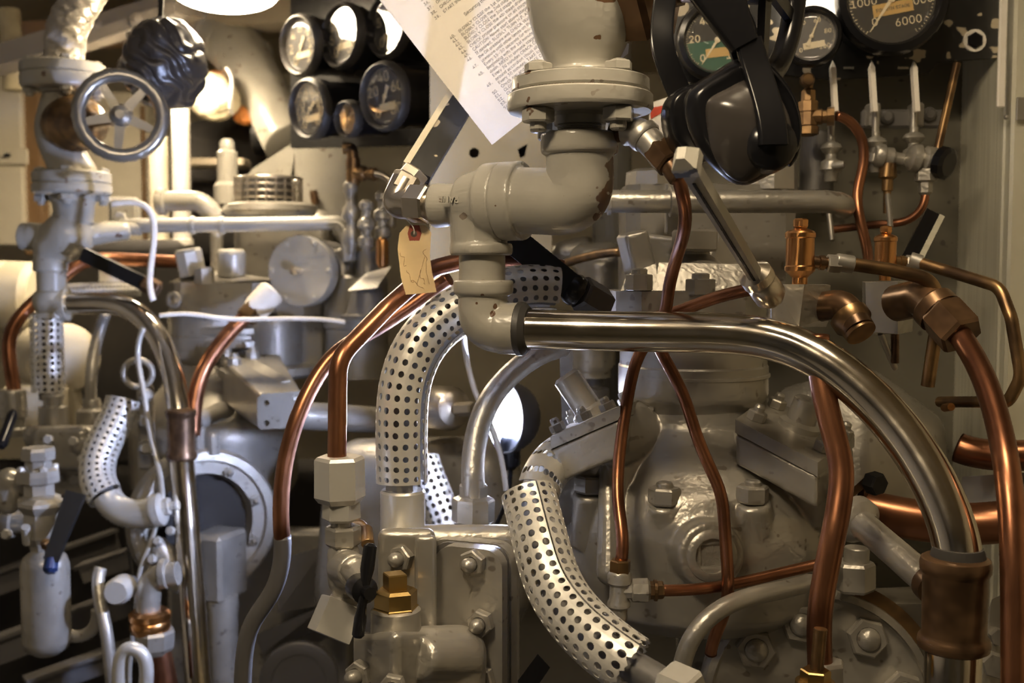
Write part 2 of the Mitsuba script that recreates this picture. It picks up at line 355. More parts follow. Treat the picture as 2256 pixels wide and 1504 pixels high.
def flange_bolts(t, c, up, R, n, turn, r, h, mat_, below=None, skip=()):
    """Bolt heads on a round flange; with below, nuts and stud ends on the far side at that distance."""
    up = unit(up); u = unit(np.cross(up, [0, 1, .02])); w = np.cross(up, u)
    for k in range(n):
        if k in skip: continue
        a = turn + k * 2 * math.pi / n; q = c + R * (math.cos(a) * u + math.sin(a) * w)
        part(t, 'bolt', cat(lathes(q, up, r, h, turn=.3 + k * .5), lathe(q + up * h * .9, up, [(r * .55, 0), (r * .55, h * .3), (r * .3, h * .4)], 14)), mat_, smooth=False)
        if below:
            part(t, 'nut', cat(lathes(q - up * below, -up, r * 1.15, h * 1.5, turn=.6 + k * .7), lathe(q - up * (below + h * 1.4), -up, [(r * .6, 0), (r * .6, h * .8), (r * .45, h)], 14)), mat_, smooth=False)
cf = P(1279, 174, YV)
flange_bolts(t, cf, [0, 0, 1], S(119, YV), 4, math.pi / 4 - .12, S(30, YV), S(20, YV), 'mat_gray', S(74, YV))

# ---------------------------------------------------------------- grey pipe run below the valve
t = thing('pipe_run', 'chipped grey pipe run of flange, elbow, tee and lower elbow under the valve bulb', 'pipe fitting')
part(t, 'flange', vlt(1278, 209, 248, YV, [(153, 209), (158, 213), (159, 240), (154, 248), (66, 251), (58, 258), (56, 276)], 72), 'mat_gray')
part(t, 'gasket', vlt(1278, 206, 210, YV, [(146, 206), (146, 210)], 60), 'mat_bronze', 'thin rusty gasket line')
part(t, 'nipple', cat(vlt(1277, 268, 304, YV, [(47, 262), (46, 304)], 40), vlt(1277, 268, 300, YV, sum([[(46, 272 + 4 * k), (49, 274 + 4 * k)] for k in range(6)], []) + [(46, 298)], 40)), 'mat_gray')
el = [P(1277, 318, YV), P(1278, 400, YV), P(1262, 443, YV + .003)]
c = fillet([P(1277, 330, YV), P(1279, 446, YV), P(1130, 441, 1.235)], .055, 12)
elbow = mt(sweep(c, S(74, YV), 48)); 
collar = mt(vlt(1277, 296, 340, YV, [(80, 294), (85, 298), (85, 333), (80, 341)], 56))
ax_t = unit(P(1000, 452, 1.275) - P(1150, 442, 1.235))
coll2 = mcyl(P(1153, 442, 1.234), P(1108, 444, 1.245), S(86, 1.24), S(86, 1.24), 56)
part(t, 'elbow', cast([elbow, collar, coll2], .004, 5), 'mat_gray', smooth=True)
Yt = 1.262
tee = [mcyl(P(1110, 445, 1.247), P(1072, 447, 1.256), S(87, 1.25), S(86, 1.25), 56), mcyl(P(1080, 447, 1.253), P(1018, 450, 1.268), S(80, Yt), S(60, Yt), 48), mcyl(P(1035, 450, 1.266), P(957, 453, 1.285), S(48, Yt), S(45, Yt), 40),
       mcyl(P(1052, 440, 1.258), P(1056, 560, 1.258), S(62, Yt), S(62, Yt), 48), mt(vlt(1060, 538, 562, 1.258, [(66, 536), (69, 541), (69, 556), (66, 562)], 48)),
       mh((P(1058, 455, 1.258), S(62, Yt)), (P(1085, 447, 1.252), S(76, Yt)))]
tee.append(mcyl(P(986, 452, 1.279), P(957, 453, 1.285), S(48, Yt), S(49, Yt), 40))
k = part(t, 'tee', cast(tee, .004, 6), 'mat_gray', smooth=True)
nrm = unit([-.22, -1, .06]); rt = unit(np.cross([0.07, 0, 1], nrm)); upv = np.cross(nrm, rt)
part(k, 'lettering', text('CRANE', S(13, 1.2), P(1041, 443, Yt) + nrm * (S(59, Yt)), -rt, -upv, nrm, S(7, 1.2), bold=True), 'mat_gray', 'raised upside-down CRANE lettering')
part(t, 'nipple', vlt(1062, 560, 628, 1.258, [(50, 556), (51, 560), (51, 628)], 40), 'mat_gray')
c = fillet([P(1064, 632, 1.258), P(1064, 722, 1.256), P(1150, 724, 1.246)], .032, 12)
e2 = [mt(sweep(c, S(55, 1.255), 44)), mt(vlt(1065, 618, 652, 1.258, [(62, 617), (66, 621), (66, 642), (61, 651)], 48)), mcyl(P(1098, 723, 1.252), P(1146, 724, 1.246), S(57, 1.25), S(57, 1.25), 44)]
part(t, 'lower_elbow', cast(e2, .004, 5), 'mat_gray', smooth=True)

# ---------------------------------------------------------------- polished bent pipe
t = thing('polished_pipe', 'thick polished nickel pipe curving down to a brown coupling in the near machine', 'pipe')
path = [(1120, 724, 1.248), (1250, 727, 1.235), (1450, 731, 1.212), (1640, 738, 1.19), (1760, 768, 1.165), (1870, 835, 1.135), (1975, 940, 1.10), (2055, 1060, 1.065), (2100, 1170, 1.04), (2112, 1250, 1.03)]
part(t, 'tube', sweep(spline(px3(path), 110), .0225, 48), 'mat_chrome', smooth=True)
part(t, 'collar', lt((1138, 724, 1.2475), (1166, 725, 1.243), [(54, 0), (60, .2), (59, .6), (48, 1)], 44), 'mat_iron', 'dark ring where the pipe enters the elbow')
part(t, 'lower_tube', sweep([P(2110, 1240, 1.03), P(2100, 1420, 1.027), P(2096, 1640, 1.02)], S(61, 1.03), 40), 'mat_chrome', smooth=True)
part(t, 'coupling', cat(vlt(2106, 1225, 1440, 1.03, [(66, 1225), (74, 1230), (77, 1242), (76, 1256), (70, 1264), (69, 1392), (76, 1402), (79, 1414), (76, 1426), (66, 1432)], 56)), 'mat_bronze', 'brown ringed pipe coupling')
part(t, 'solder_ring', vlt(2111, 1208, 1236, 1.03, [(53, 1206), (57, 1216), (60, 1230)], 40), 'mat_gap', 'black flaking joint')

# ---------------------------------------------------------------- fittings that leave the run
t = thing('union_elbow', 'polished nickel union elbow with hex nuts above the manila tag', 'pipe fitting')
part(t, 'tube', cyl((962, 452, 1.284), (908, 448, 1.30), 28, 28, 28, .01), 'mat_nickel', smooth=60)
part(t, 'nut', hexp((944, 451, 1.288), (902, 448, 1.30), 43, turn=.2), 'mat_nickel', smooth=False)
c = fillet([P(905, 448, 1.30), P(872, 448, 1.31), P(896, 398, 1.315)], .03, 10)
part(t, 'elbow', sweep(c, S(34, 1.3), 28), 'mat_nickel', smooth=60)
part(t, 'socket_nut', hexp((884, 424, 1.312), (904, 388, 1.316), 37, turn=.5), 'mat_nickel', smooth=False)
part(t, 'cap_nut', hexp((900, 400, 1.315), (918, 376, 1.318), 33, turn=.2), 'mat_nickel', smooth=False)
t = thing('cock_handle', 'black chipped lever handle with cream edge slanting up behind the printed sheet', 'lever')
R_ = rot(0, 0, 0)
a, b = P(920, 386, 1.34), P(1048, 176, 1.45); d = unit(b - a); e = unit(np.cross(d, [0, 1, 0])); f_ = np.cross(e, d)
bar = lambda a, b, e, f_, w, h, taper=1.0: hull([a + e * s * w + f_ * q * h for s in (-1, 1) for q in (-1, 1)], [b + e * s * w * taper + f_ * q * h for s in (-1, 1) for q in (-1, 1)])
part(t, 'bar', bar(a, b, e, f_, S(29, 1.33), .008), 'mat_worn_black', smooth=False)
sgn = 1 if (e[0] < 0) else -1
part(t, 'edge', bar(a + e * sgn * S(32, 1.33) - f_ * 0, b + e * sgn * S(32, 1.33), e, f_, S(7, 1.33), .0115), 'mat_cream', 'bare cream edge', smooth=False)

t = thing('drain_valve', 'nickel and brass fitting slanting down from the grey elbow to a thin copper tube', 'pipe fitting')
part(t, 'nipple', cyl((1352, 292, 1.19), (1392, 290, 1.17), 22), 'mat_bronze')
c = fillet([P(1378, 290, 1.175), P(1410, 290, 1.165), P(1452, 332, 1.15)], .02, 8)
part(t, 'elbow', cat(sweep(c, S(31, 1.17), 24), lathe(c[-4], c[-1] - c[-4], [(S(38, 1.15), 0), (S(38, 1.15), .006), (S(34, 1.15), .009)], 28)), 'mat_steel', smooth=50)
part(t, 'nut', hexp((1446, 326, 1.152), (1478, 362, 1.14), 36, turn=.1), 'mat_bronze', 'brown hex nut', smooth=False)
part(t, 'sleeve', cyl((1472, 356, 1.142), (1498, 392, 1.135), 25), 'mat_bronze')
# thin copper lines hanging from it
t = thing('copper_line', 'thin copper line from the slanting brass fitting down to the brass tee nut', 'tube')
part(t, 'tube', sweep(spline(px3([(1492, 384, 1.137), (1506, 440, 1.16), (1508, 500, 1.20), (1490, 570, 1.25), (1473, 640, 1.28), (1460, 700, 1.30), (1412, 775, 1.31), (1388, 850, 1.31), (1374, 930, 1.30), (1364, 1010, 1.29), (1362, 1100, 1.27), (1370, 1170, 1.25), (1368, 1235, 1.24)]), 90), .0073, 18), 'mat_copper', smooth=True)
t = thing('copper_line', 'thin copper line crossing the casting and ending loose by the round cover', 'tube')
part(t, 'tube', sweep(spline(px3([(1450, 760, 1.29), (1470, 800, 1.29), (1505, 870, 1.285), (1532, 950, 1.275), (1562, 1025, 1.265), (1588, 1090, 1.255), (1597, 1170, 1.25), (1603, 1260, 1.245), (1600, 1330, 1.25), (1580, 1390, 1.26), (1566, 1440, 1.27)]), 80), .0072, 18), 'mat_copper', smooth=True)
t = thing('copper_line', 'short copper line rising from behind the polished pipe to the hex handle socket', 'tube')
part(t, 'tube', sweep(spline(px3([(1440, 700, 1.33), (1510, 680, 1.31), (1570, 658, 1.29), (1640, 640, 1.26), (1690, 632, 1.25)]), 40), .0075, 16), 'mat_copper', smooth=True)

# brass tee with side line at the foot of the first copper line
t = thing('tee_fitting', 'small grey tee fitting with brass nuts on the copper line below the casting', 'pipe fitting')
Yb = 1.24
part(t, 'nut', hexp((1367, 1232, Yb), (1366, 1262, Yb), 24), 'mat_brass', 'brass nut on top', smooth=False)
part(t, 'body', lt((1365, 1258, Yb), (1362, 1370, Yb), [(22, 0), (27, .05), (27, .22), (21, .27), (22, .55), (26, .6), (26, .68), (20, .72), (20, .95), (15, 1)], 20), 'mat_silver', smooth=45)
part(t, 'branch', lt((1372, 1300, Yb), (1432, 1300, Yb), [(20, 0), (20, .3), (27, .35), (28, .9), (20, 1)], 8), 'mat_silver', smooth=20)
part(t, 'side_nut', cat(hexp((1428, 1300, Yb), (1462, 1299, Yb), 20), hexp((1440, 1300, Yb), (1448, 1300, Yb), 24, 20)), 'mat_brass', 'brass side nut', smooth=False)
t = thing('copper_line', 'thin copper line running level from the brass tee under the casting', 'tube')
part(t, 'tube', sweep(spline(px3([(1455, 1300, Yb), (1540, 1297, 1.25), (1620, 1285, 1.27), (1720, 1262, 1.29), (1840, 1235, 1.30)]), 40), .0068, 16), 'mat_copper', smooth=True)
t = thing('grey_hose', 'dull grey tube looping up over the round cover beneath the level copper line', 'tube')
part(t, 'tube', sweep(spline(px3([(1495, 1560, 1.20), (1500, 1480, 1.20), (1528, 1400, 1.20), (1590, 1340, 1.21), (1680, 1308, 1.24), (1790, 1280, 1.28)]), 48), .0105, 20), 'mat_silver', smooth=True)

# lever that slants from the fitting to the relief block
t = thing('lever_handle', 'long flat lever with chipped white tip slanting across below the ear muffs', 'lever')
a, b = P(1510, 352, .975), P(1668, 612, 1.165); d = unit(b - a); e = unit(np.cross(d, [0.55, 1, 0])); f_ = np.cross(e, d)
part(t, 'bar', bar(a, b, e, f_, S(17, 1.1), .0065, .75), 'mat_lever', smooth=False)
part(t, 'dark_edge', bar(a + e * S(-2, 1.1) + f_ * np.sign(-f_[1]) * .006 + d * .03, b + f_ * np.sign(-f_[1]) * .006, e, f_, S(3, 1.1), .0015), 'mat_black', 'black chipped groove', smooth=False)
part(t, 'tip', hull([a + e * s * S(25, 1.1) + f_ * q * .011 - d * z for s in (-1, 1) for q in (-1, 1) for z in (0, -.012)], [a - d * .012 + e * s * .004 + f_ * q * .006 for s in (-1, 1) for q in (-1, 1)]), 'mat_worn_white', 'chipped white square tip', smooth=False)
part(t, 'socket', cat(lt((1655, 592, 1.165), (1705, 662, 1.19), [(20, 0), (38, .15), (38, .35), (30, .4), (36, .5), (36, .85), (24, 1)], 24)), 'mat_nickel', 'polished ring socket')
t = thing('cock_handle', 'black lever handle slanting down behind the grey elbow to a dark cap', 'lever')
a, b = P(1120, 520, 1.36), P(1268, 640, 1.36); d = unit(b - a); e = unit(np.cross(d, [0, 1, 0])); f_ = np.cross(e, d)
part(t, 'bar', bar(a, b, e, f_, S(30, 1.36), .011), 'mat_black', smooth=False)
part(t, 'collar', lt((1252, 628, 1.36), (1282, 650, 1.36), [(30, 0), (36, .3), (36, .7), (28, 1)], 24), 'mat_black')
part(t, 'cap', hexp((1276, 644, 1.36), (1330, 676, 1.38), 42), 'mat_iron', 'dark end nut', smooth=False)

# ---------------------------------------------------------------- near compressor: cylinder, casting, round cover
YC = 1.50
t = compressor = thing('compressor', 'big silver painted compressor casting with bolted shoulders under the polished pipe', 'compressor')
mv = lambda x, y0, y1, Y, prof, s=48: mt(vlt(x, y0, y1, Y, prof, s))
q3 = lambda x, y, Y=YC: P(x, y, Y)
def boss(x, y, Y, r, h=70): return mcyl(P(x, y, Y), P(x, y + h, Y) + [0, .0, 0], S(r, Y), S(r * 1.25, Y), 28)
bell = [mv(1528, 880, 1320, YC, [(140, 880), (150, 925), (182, 955), (240, 995), (286, 1040), (306, 1085), (312, 1125), (310, 1230), (296, 1290), (240, 1330)], 64)]
bosses = [(1300, 1086, 1.39, 37), (1463, 1112, 1.335, 37), (1657, 1108, 1.325, 42)]
for x, y, Y, r in bosses: bell.append(mcyl(P(x, y - 4, Y), P(x, y + 110, Y + .02), S(r, Y), S(r * 1.25, Y), 28)); bell.append(mh((P(x, y + 60, Y + .012), S(r * .9, Y)), (P(x + (1528 - x) * .3, y - 20, Y + .1), S(r * 1.5, Y))))
plug_c = P(1568, 1224, 1.285); pa = unit([.10, -1, .12])
bell.append(mcyl(plug_c - pa * .07, plug_c, S(96, 1.2), S(80, 1.2), 40))
# shoulder lids
def lid(corners, Y0, th):
    """A sloping block from four picture points with their own distances, th metres thick downwards."""
    a = np.array([P(*c) for c in corners]); return trimesh.convex.convex_hull(np.vstack([a, a + [0, 0, -th]]))
left_in = [(1215, 990, 1.36), (1365, 925, 1.30), (1420, 905, 1.50), (1270, 950, 1.56)]
right_in = [(1622, 955, 1.36), (1800, 1050, 1.28), (1880, 985, 1.46), (1690, 905, 1.53)]
bell += [mt(lid(left_in, 0, .045)), mt(lid(right_in, 0, .038)), mh((P(1640, 975, 1.40), .012), (P(1800, 1080, 1.32), .012), (P(1650, 1060, 1.44), .02), (P(1790, 1180, 1.42), .03), (P(1600, 1000, 1.54), .04)), mh((P(1225, 1005, 1.40), .012), (P(1350, 950, 1.36), .012), (P(1260, 1120, 1.44), .03), (P(1400, 980, 1.50), .04))]
bell += [mh((P(1342, 1000, 1.38), .012), (P(1342, 1260, 1.325), .016), (P(1400, 1000, 1.42), .03)), mh((P(1385, 905, 1.42), .012), (P(1350, 1010, 1.36), .012), (P(1430, 960, 1.48), .05))]
def box_minus(c, ax, w, dep, turn):
    return mt(lathe(c + ax * .004, -ax, [(w, 0), (w, dep)], 4, turn))
part(t, 'casting', cast(bell, .0055, 10, [box_minus(plug_c, pa, S(34, 1.2), .02, .78)]), 'mat_silver', smooth=True)
part(t, 'plug_rim', lathe(plug_c - pa * .003, pa, [(S(62, 1.2), 0), (S(62, 1.2), .005), (S(54, 1.2), .008), (S(42, 1.2), .008), (S(40, 1.2), .0)], 44), 'mat_silver', 'round plug rim with square recess')
part(t, 'plug_recess', lathe(plug_c - pa * .017, pa, [(S(33, 1.2), 0), (S(33, 1.2), .001)], 4, .78), 'mat_gap', 'dark square recess', smooth=False)
for x, y, Y, r in bosses:
    o = P(x, y - 2, Y)
    k = part(t, 'stud_nut', lathes(o, [.02, 0, 1], S(37, Y), S(38, Y), turn=.25 + x), 'mat_silver', smooth=False)
    part(k, 'stud', lathe(o, [.02, 0, 1], [(S(19, Y), 0), (S(19, Y), S(46, Y)), (S(15, Y), S(50, Y))], 18), 'mat_steel')
def lid_plate(name, inn, th, lift):
    a = np.array([P(*c) for c in inn]) + [0, 0, lift]; m = trimesh.convex.convex_hull(np.vstack([a + (a - a.mean(0)) * .02, a + (a - a.mean(0)) * .02 + [0, 0, th]])); return part(t, name, m, 'mat_silver', smooth=False), a
k, la = lid_plate('lid', left_in, .016, .001)
k2, ra = lid_plate('lid', right_in, .017, .001)
def lid_bolts(k, a, fr, th, r, dome=False):
    nrm = unit(np.cross(a[1] - a[0], a[3] - a[0])); nrm = nrm if nrm[2] > 0 else -nrm
    for u, w in fr:
        o = a[0] * (1 - u) * (1 - w) + a[1] * u * (1 - w) + a[2] * u * w + a[3] * (1 - u) * w + nrm * (th - .001)
        part(k, 'lid_bolt', cat(lathes(o, nrm, r, r * 1.05, turn=u * 3 + w), lathe(o, nrm, [(r * .55, 0), (r * .55, r * 1.5), (r * .42, r * 1.75)], 16)), 'mat_silver', smooth=False)
lid_bolts(k, la, [(.12, .18), (.12, .78), (.50, .22), (.85, .2), (.88, .8)], .016, .0105)
lid_bolts(k2, ra, [(.10, .2), (.12, .8), (.88, .25), (.9, .78)], .017, .0125)
nl = unit(np.cross(ra[1] - ra[0], ra[3] - ra[0])); nl = nl if nl[2] > 0 else -nl
o = ra.mean(0) + nl * .016
part(k2, 'cap', lathe(o, nl, [(.027, 0), (.027, .008), (.019, .012), (.019, .040), (.015, .043)], 26), 'mat_silver', 'stubby round cap')
nl2 = unit(np.cross(la[1] - la[0], la[3] - la[0])); nl2 = nl2 if nl2[2] > 0 else -nl2
o = la.mean(0) + nl2 * .016
part(k, 'cap', lathe(o, unit(nl2 + [-.25, 0, .1]), [(.025, 0), (.025, .010), (.019, .014), (.019, .062), (.014, .066)], 26), 'mat_silver', 'tall round cap')
part(t, 'lug', mt(lid([(1440, 918, 1.44), (1488, 905, 1.43), (1490, 890, 1.5), (1440, 900, 1.5)], 0, .03)).to_mesh() and lid([(1390, 905, 1.44), (1440, 893, 1.43), (1446, 880, 1.5), (1396, 890, 1.5)], 0, .022), 'mat_silver', smooth=False)
# cylinder barrel and head
part(t, 'barrel', vlt(1528, 640, 900, YC, [(150, 640), (161, 646), (161, 800), (164, 804), (164, 862), (158, 876), (146, 888), (138, 912)], 72), 'mat_silver', 'upright barrel with a band', smooth=30)
part(t, 'barrel_seam', vlt(1528, 820, 828, YC, [(162, 818), (165.5, 820), (165.5, 826), (162, 828)], 72), 'mat_silver')
def oct_(x0, x1, y0, y1, Y, dep, ch=.02): return hull(*[[P(x, y, Y) + [dx, dy, 0]] for x, dx0 in ((x0, 1), (x1, -1)) for y in (y0, y1) for dx, dy in ((0, ch), (dx0 * ch, 0), (0, dep - ch), (dx0 * ch, dep))])
k = part(t, 'head', oct_(1362, 1694, 642, 706, 1.40, .20, .03), 'mat_silver', smooth=False)
part(k, 'upper_block', hull([P(1440, 640, 1.42), P(1668, 640, 1.42), P(1440, 640, 1.56), P(1668, 640, 1.56)], [P(1452, 578, 1.44), P(1648, 582, 1.44), P(1452, 578, 1.55), P(1648, 582, 1.55)]), 'mat_silver', smooth=False)
part(k, 'sloped_block', hull([P(1368, 640, 1.41), P(1450, 640, 1.41), P(1368, 640, 1.52), P(1450, 640, 1.52)], [P(1380, 606, 1.42), P(1445, 580, 1.43), P(1380, 606, 1.52), P(1445, 580, 1.52)]), 'mat_silver', smooth=False)
for x, y, w in ((1408, 618, 30), (1543, 628, 33), (1660, 622, 24)):
    o = P(x, y + 22, 1.405)
    part(k, 'head_nut', cat(lathes(o, [0, 0, 1], S(w, 1.4), S(36, 1.4), turn=.5, ch=.05), lathe(o, [0, 0, 1], [(S(w * .6, 1.4), 0), (S(w * .6, 1.4), S(46, 1.4)), (S(w * .45, 1.4), S(49, 1.4))], 16)), 'mat_silver', smooth=False)
part(k, 'tall_block', cast([mt(cbox(P(1402, 558, 1.50), (.034, .05, .06), rot(10, 0, -14), .004)), mt(cbox(P(1454, 562, 1.53), (.05, .04, .055), rot(-20, 0, 8), .004))], .004, 3), 'mat_silver', 'slanting thick lug', smooth=30)
part(k, 'tall_block', cbox(P(1588, 555, 1.54), (.045, .05, .045), rot(15, 0, 12), .004), 'mat_silver', smooth=False)
part(k, 'square_boss', cbox(P(1530, 530, 1.47), (S(78, 1.47), .05, S(48, 1.47)), rot(12, 0, 1), .003), 'mat_silver', 'square boss', smooth=False)
part(k, 'neck', vlt(1530, 545, 590, 1.49, [(30, 540), (34, 560), (60, 580), (60, 590)], 30), 'mat_silver')
# big block behind the head that carries the level grey pipe
part(t, 'rear_block', oct_(1382, 1760, 405, 640, 1.66, .16, .02), 'mat_silver', 'tall block behind the head', smooth=False)
part(t, 'rear_cap', vlt(1440, 378, 420, 1.70, [(40, 372), (60, 380), (62, 410)], 8), 'mat_silver', smooth=False)
part(t, 'rear_cap', vlt(1690, 350, 420, 1.70, [(46, 340), (66, 356), (68, 420)], 8), 'mat_silver', smooth=False)
t = thing('grey_pipe', 'level dull grey pipe with rounded end passing behind the ear muffs', 'pipe')
part(t, 'tube', sweep(np.vstack([P(1230, 442, 1.56), P(1300, 443, 1.56), P(1500, 444, 1.56), P(1820, 444, 1.56), P(1846, 447, 1.575), P(1858, 452, 1.60), P(1860, 458, 1.64)]), S(25, 1.56), 28), 'mat_silver', smooth=50)
part(t, 'collar', lt((1474, 444, 1.56), (1496, 444, 1.56), [(26, 0), (34, .1), (34, .9), (26, 1)], 24), 'mat_silver')
part(t, 'collar', lt((1338, 444, 1.56), (1346, 444, 1.56), [(26, 0), (30, .1), (30, .9), (26, 1)], 24), 'mat_silver')
part(t, 'strap_plate', bx(1486, 460, 1.59, 40, 110, .02, ch=.002), 'mat_silver', smooth=False)

# round cover low by the brown coupling
t = thing('round_cover', 'round silver cover plate with big domed bolts behind the brown coupling', 'cover')
cc, ca = P(1806, 1556, 1.34), unit([-.10, -1, .12])
R0 = S(258, 1.34)
part(t, 'plate', lathe(cc - ca * .05, ca, [(R0 * 1.02, 0), (R0 * 1.02, .03), (R0 * 1.0, .045), (R0 * .94, .048), (R0 * .93, .042), (R0 * .90, .041), (R0 * .3, .041), (.0, .041)], 96), 'mat_silver')
u = unit(np.cross(ca, [0, 0, 1])); u = u if u[0] > 0 else -u; w = np.cross(u, ca); w = w if w[2] > 0 else -w
for kx, deg in enumerate((139, 103, 56, 12, -33, 184, 225)):
    a = math.radians(deg); o = cc + R0 * .73 * (math.cos(a) * u + math.sin(a) * w) - ca * .010
    k = part(t, 'bolt', lathes(o, ca, S(47, 1.3), S(34, 1.3), turn=.4 + kx, ch=.2), 'mat_silver', smooth=20)
    part(k, 'dome', lathe(o + ca * S(32, 1.3), ca, [(S(28, 1.3), 0), (S(26, 1.3), S(8, 1.3)), (S(19, 1.3), S(16, 1.3)), (S(8, 1.3), S(20, 1.3)), (0, S(21, 1.3))], 20), 'mat_silver', smooth=True)
arc = np.array([cc + R0 * 1.05 * (math.cos(a) * u + math.sin(a) * w) - ca * .015 for a in np.linspace(math.radians(76), math.radians(33), 24)])
part(t, 'name_band', cat(*[hull([arc[i] + ca * z + unit(arc[i] - cc) * r_ for z in (0, .004) for r_ in (-.006, .010)], [arc[i + 1] + ca * z + unit(arc[i + 1] - cc) * r_ for z in (0, .004) for r_ in (-.006, .010)]) for i in range(23)]), 'mat_brass', 'tarnished brass strip on the rim', smooth=False)
# housing behind the cover
t = thing('crankcase', 'dark silver crankcase block behind the round cover', 'engine block')
part(t, 'block', cast([mh((P(1640, 1420, 1.46), .04), (P(2080, 1420, 1.5), .05), (P(1640, 1700, 1.46), .06), (P(2100, 1700, 1.5), .05), (P(1640, 1420, 1.7), .06), (P(2100, 1420, 1.7), .06))], .02, 6), 'mat_silver', smooth=True)
part(t, 'top_pad', hexp((1882, 1300, 1.33), (1882, 1236, 1.33), 46, turn=.2), 'mat_silver', 'hexagonal socket on top', smooth=False)
part(t, 'top_bolt', cyl((1886, 1242, 1.33), (1888, 1205, 1.33), 28), 'mat_silver')
part(t, 'foot', hull([P(1890, 1330, 1.36), P(2060, 1330, 1.36), P(1800, 1330, 1.40), P(2060, 1470, 1.38), P(1820, 1300, 1.45), P(2060, 1290, 1.5)]), 'mat_silver')
t = thing('strut_rod', 'grey round rod slanting from a ringed flange down to the brown coupling', 'rod')
part(t, 'rod', cyl((1895, 1150, 1.22), (2050, 1285, 1.13), 31, 33, 28, .02), 'mat_silver', smooth=60)
part(t, 'flange', lt((1872, 1132, 1.245), (1912, 1165, 1.215), [(40, 0), (52, .15), (52, .55), (44, .7), (34, .85), (33, 1)], 36), 'mat_silver')
part(t, 'end_cap', lt((2040, 1275, 1.14), (2062, 1296, 1.12), [(34, 0), (42, .3), (42, 1)], 26), 'mat_bronze')

# ---------------------------------------------------------------- big copper pipes on the gauge side
t = thing('copper_pipe', 'thick dented copper pipe standing in front of the casting above a threaded stud', 'pipe')
part(t, 'tube', sweep(spline(px3([(1800, 740, 1.16), (1806, 810, 1.15), (1818, 880, 1.14), (1838, 960, 1.13), (1853, 1030, 1.12), (1850, 1100, 1.11), (1836, 1180, 1.10), (1818, 1270, 1.10), (1806, 1360, 1.10), (1806, 1440, 1.10), (1806, 1520, 1.10)]), 90), [.0128] * 90, 30), 'mat_copper', smooth=True)
part(t, 'foot_nut', hexp((1822, 1455, 1.10), (1822, 1530, 1.10), 40), 'mat_steel', smooth=False)
t = thing('threaded_stud', 'brass threaded stud with hex nut at the foot of the dented copper pipe', 'bolt')
part(t, 'stud', threads((1797, 1500, 1.05), (1808, 1384, 1.05), 15.5, 22), 'mat_brass')
part(t, 'nut', cat(hexp((1796, 1502, 1.05), (1797, 1474, 1.05), 34), lt((1795, 1530, 1.05), (1796, 1500, 1.05), [(44, 0), (44, 1)], 24)), 'mat_brass_bright', smooth=False)
t = thing('copper_pipe', 'thick copper pipe that drops along the edge of the picture from a dark hex nut', 'pipe')
part(t, 'tube', sweep(spline(px3([(2108, 728, 1.20), (2138, 775, 1.17), (2170, 840, 1.13), (2196, 920, 1.09), (2215, 1010, 1.05), (2228, 1120, 1.02), (2234, 1250, 1.0), (2236, 1400, .99), (2236, 1600, .98)]), 80), .0125, 30), 'mat_copper', smooth=True)
part(t, 'nut', hexp((2072, 688, 1.225), (2122, 742, 1.195), 52, turn=.1), 'mat_bronze', smooth=False)
part(t, 'nut_ring', cat(lt((2050, 668, 1.24), (2072, 690, 1.228), [(44, 0), (50, .2), (50, 1)], 26)), 'mat_bronze')
c = fillet([P(1975, 668, 1.30), P(2030, 655, 1.26), P(2078, 695, 1.22)], .02, 6)
part(t, 'elbow', sweep(c, S(42, 1.25), 24), 'mat_bronze', 'dark bronze elbow', smooth=60)
t = thing('copper_pipe', 'fat dark copper pipe lying level behind the polished pipe above the strut rod', 'pipe')
part(t, 'tube', sweep(spline(px3([(1905, 1122, 1.36), (1990, 1140, 1.34), (2100, 1153, 1.32), (2200, 1150, 1.30), (2300, 1140, 1.29)]), 40), S(46, 1.33), 32), 'mat_copper', smooth=True)
part(t, 'flange', lt((1915, 1115, 1.36), (1900, 1111, 1.365), [(46, 0), (60, .1), (60, 1)], 30), 'mat_bronze')
t = thing('copper_pipe', 'dark copper pipe crossing behind the edge pipe beside the polished bend', 'pipe')
part(t, 'tube', sweep(spline(px3([(2110, 985, 1.42), (2170, 1000, 1.40), (2240, 1003, 1.38), (2330, 1000, 1.37)]), 30), S(34, 1.4), 28), 'mat_copper', smooth=True)
t = thing('bracket_bolt', 'small rusty bracket with a black bolt beside the dented copper pipe', 'bracket')
part(t, 'plate', hull([P(1872, 1080, 1.30), P(1908, 1048, 1.30), P(1872, 1100, 1.30), P(1905, 1075, 1.30), P(1872, 1090, 1.36), P(1906, 1060, 1.36)]), 'mat_bronze', smooth=False)
part(t, 'bolt', lathes(P(1915, 1060, 1.30), unit([.5, -1, -.1]), S(26, 1.3), .018), 'mat_black_matt', smooth=False)

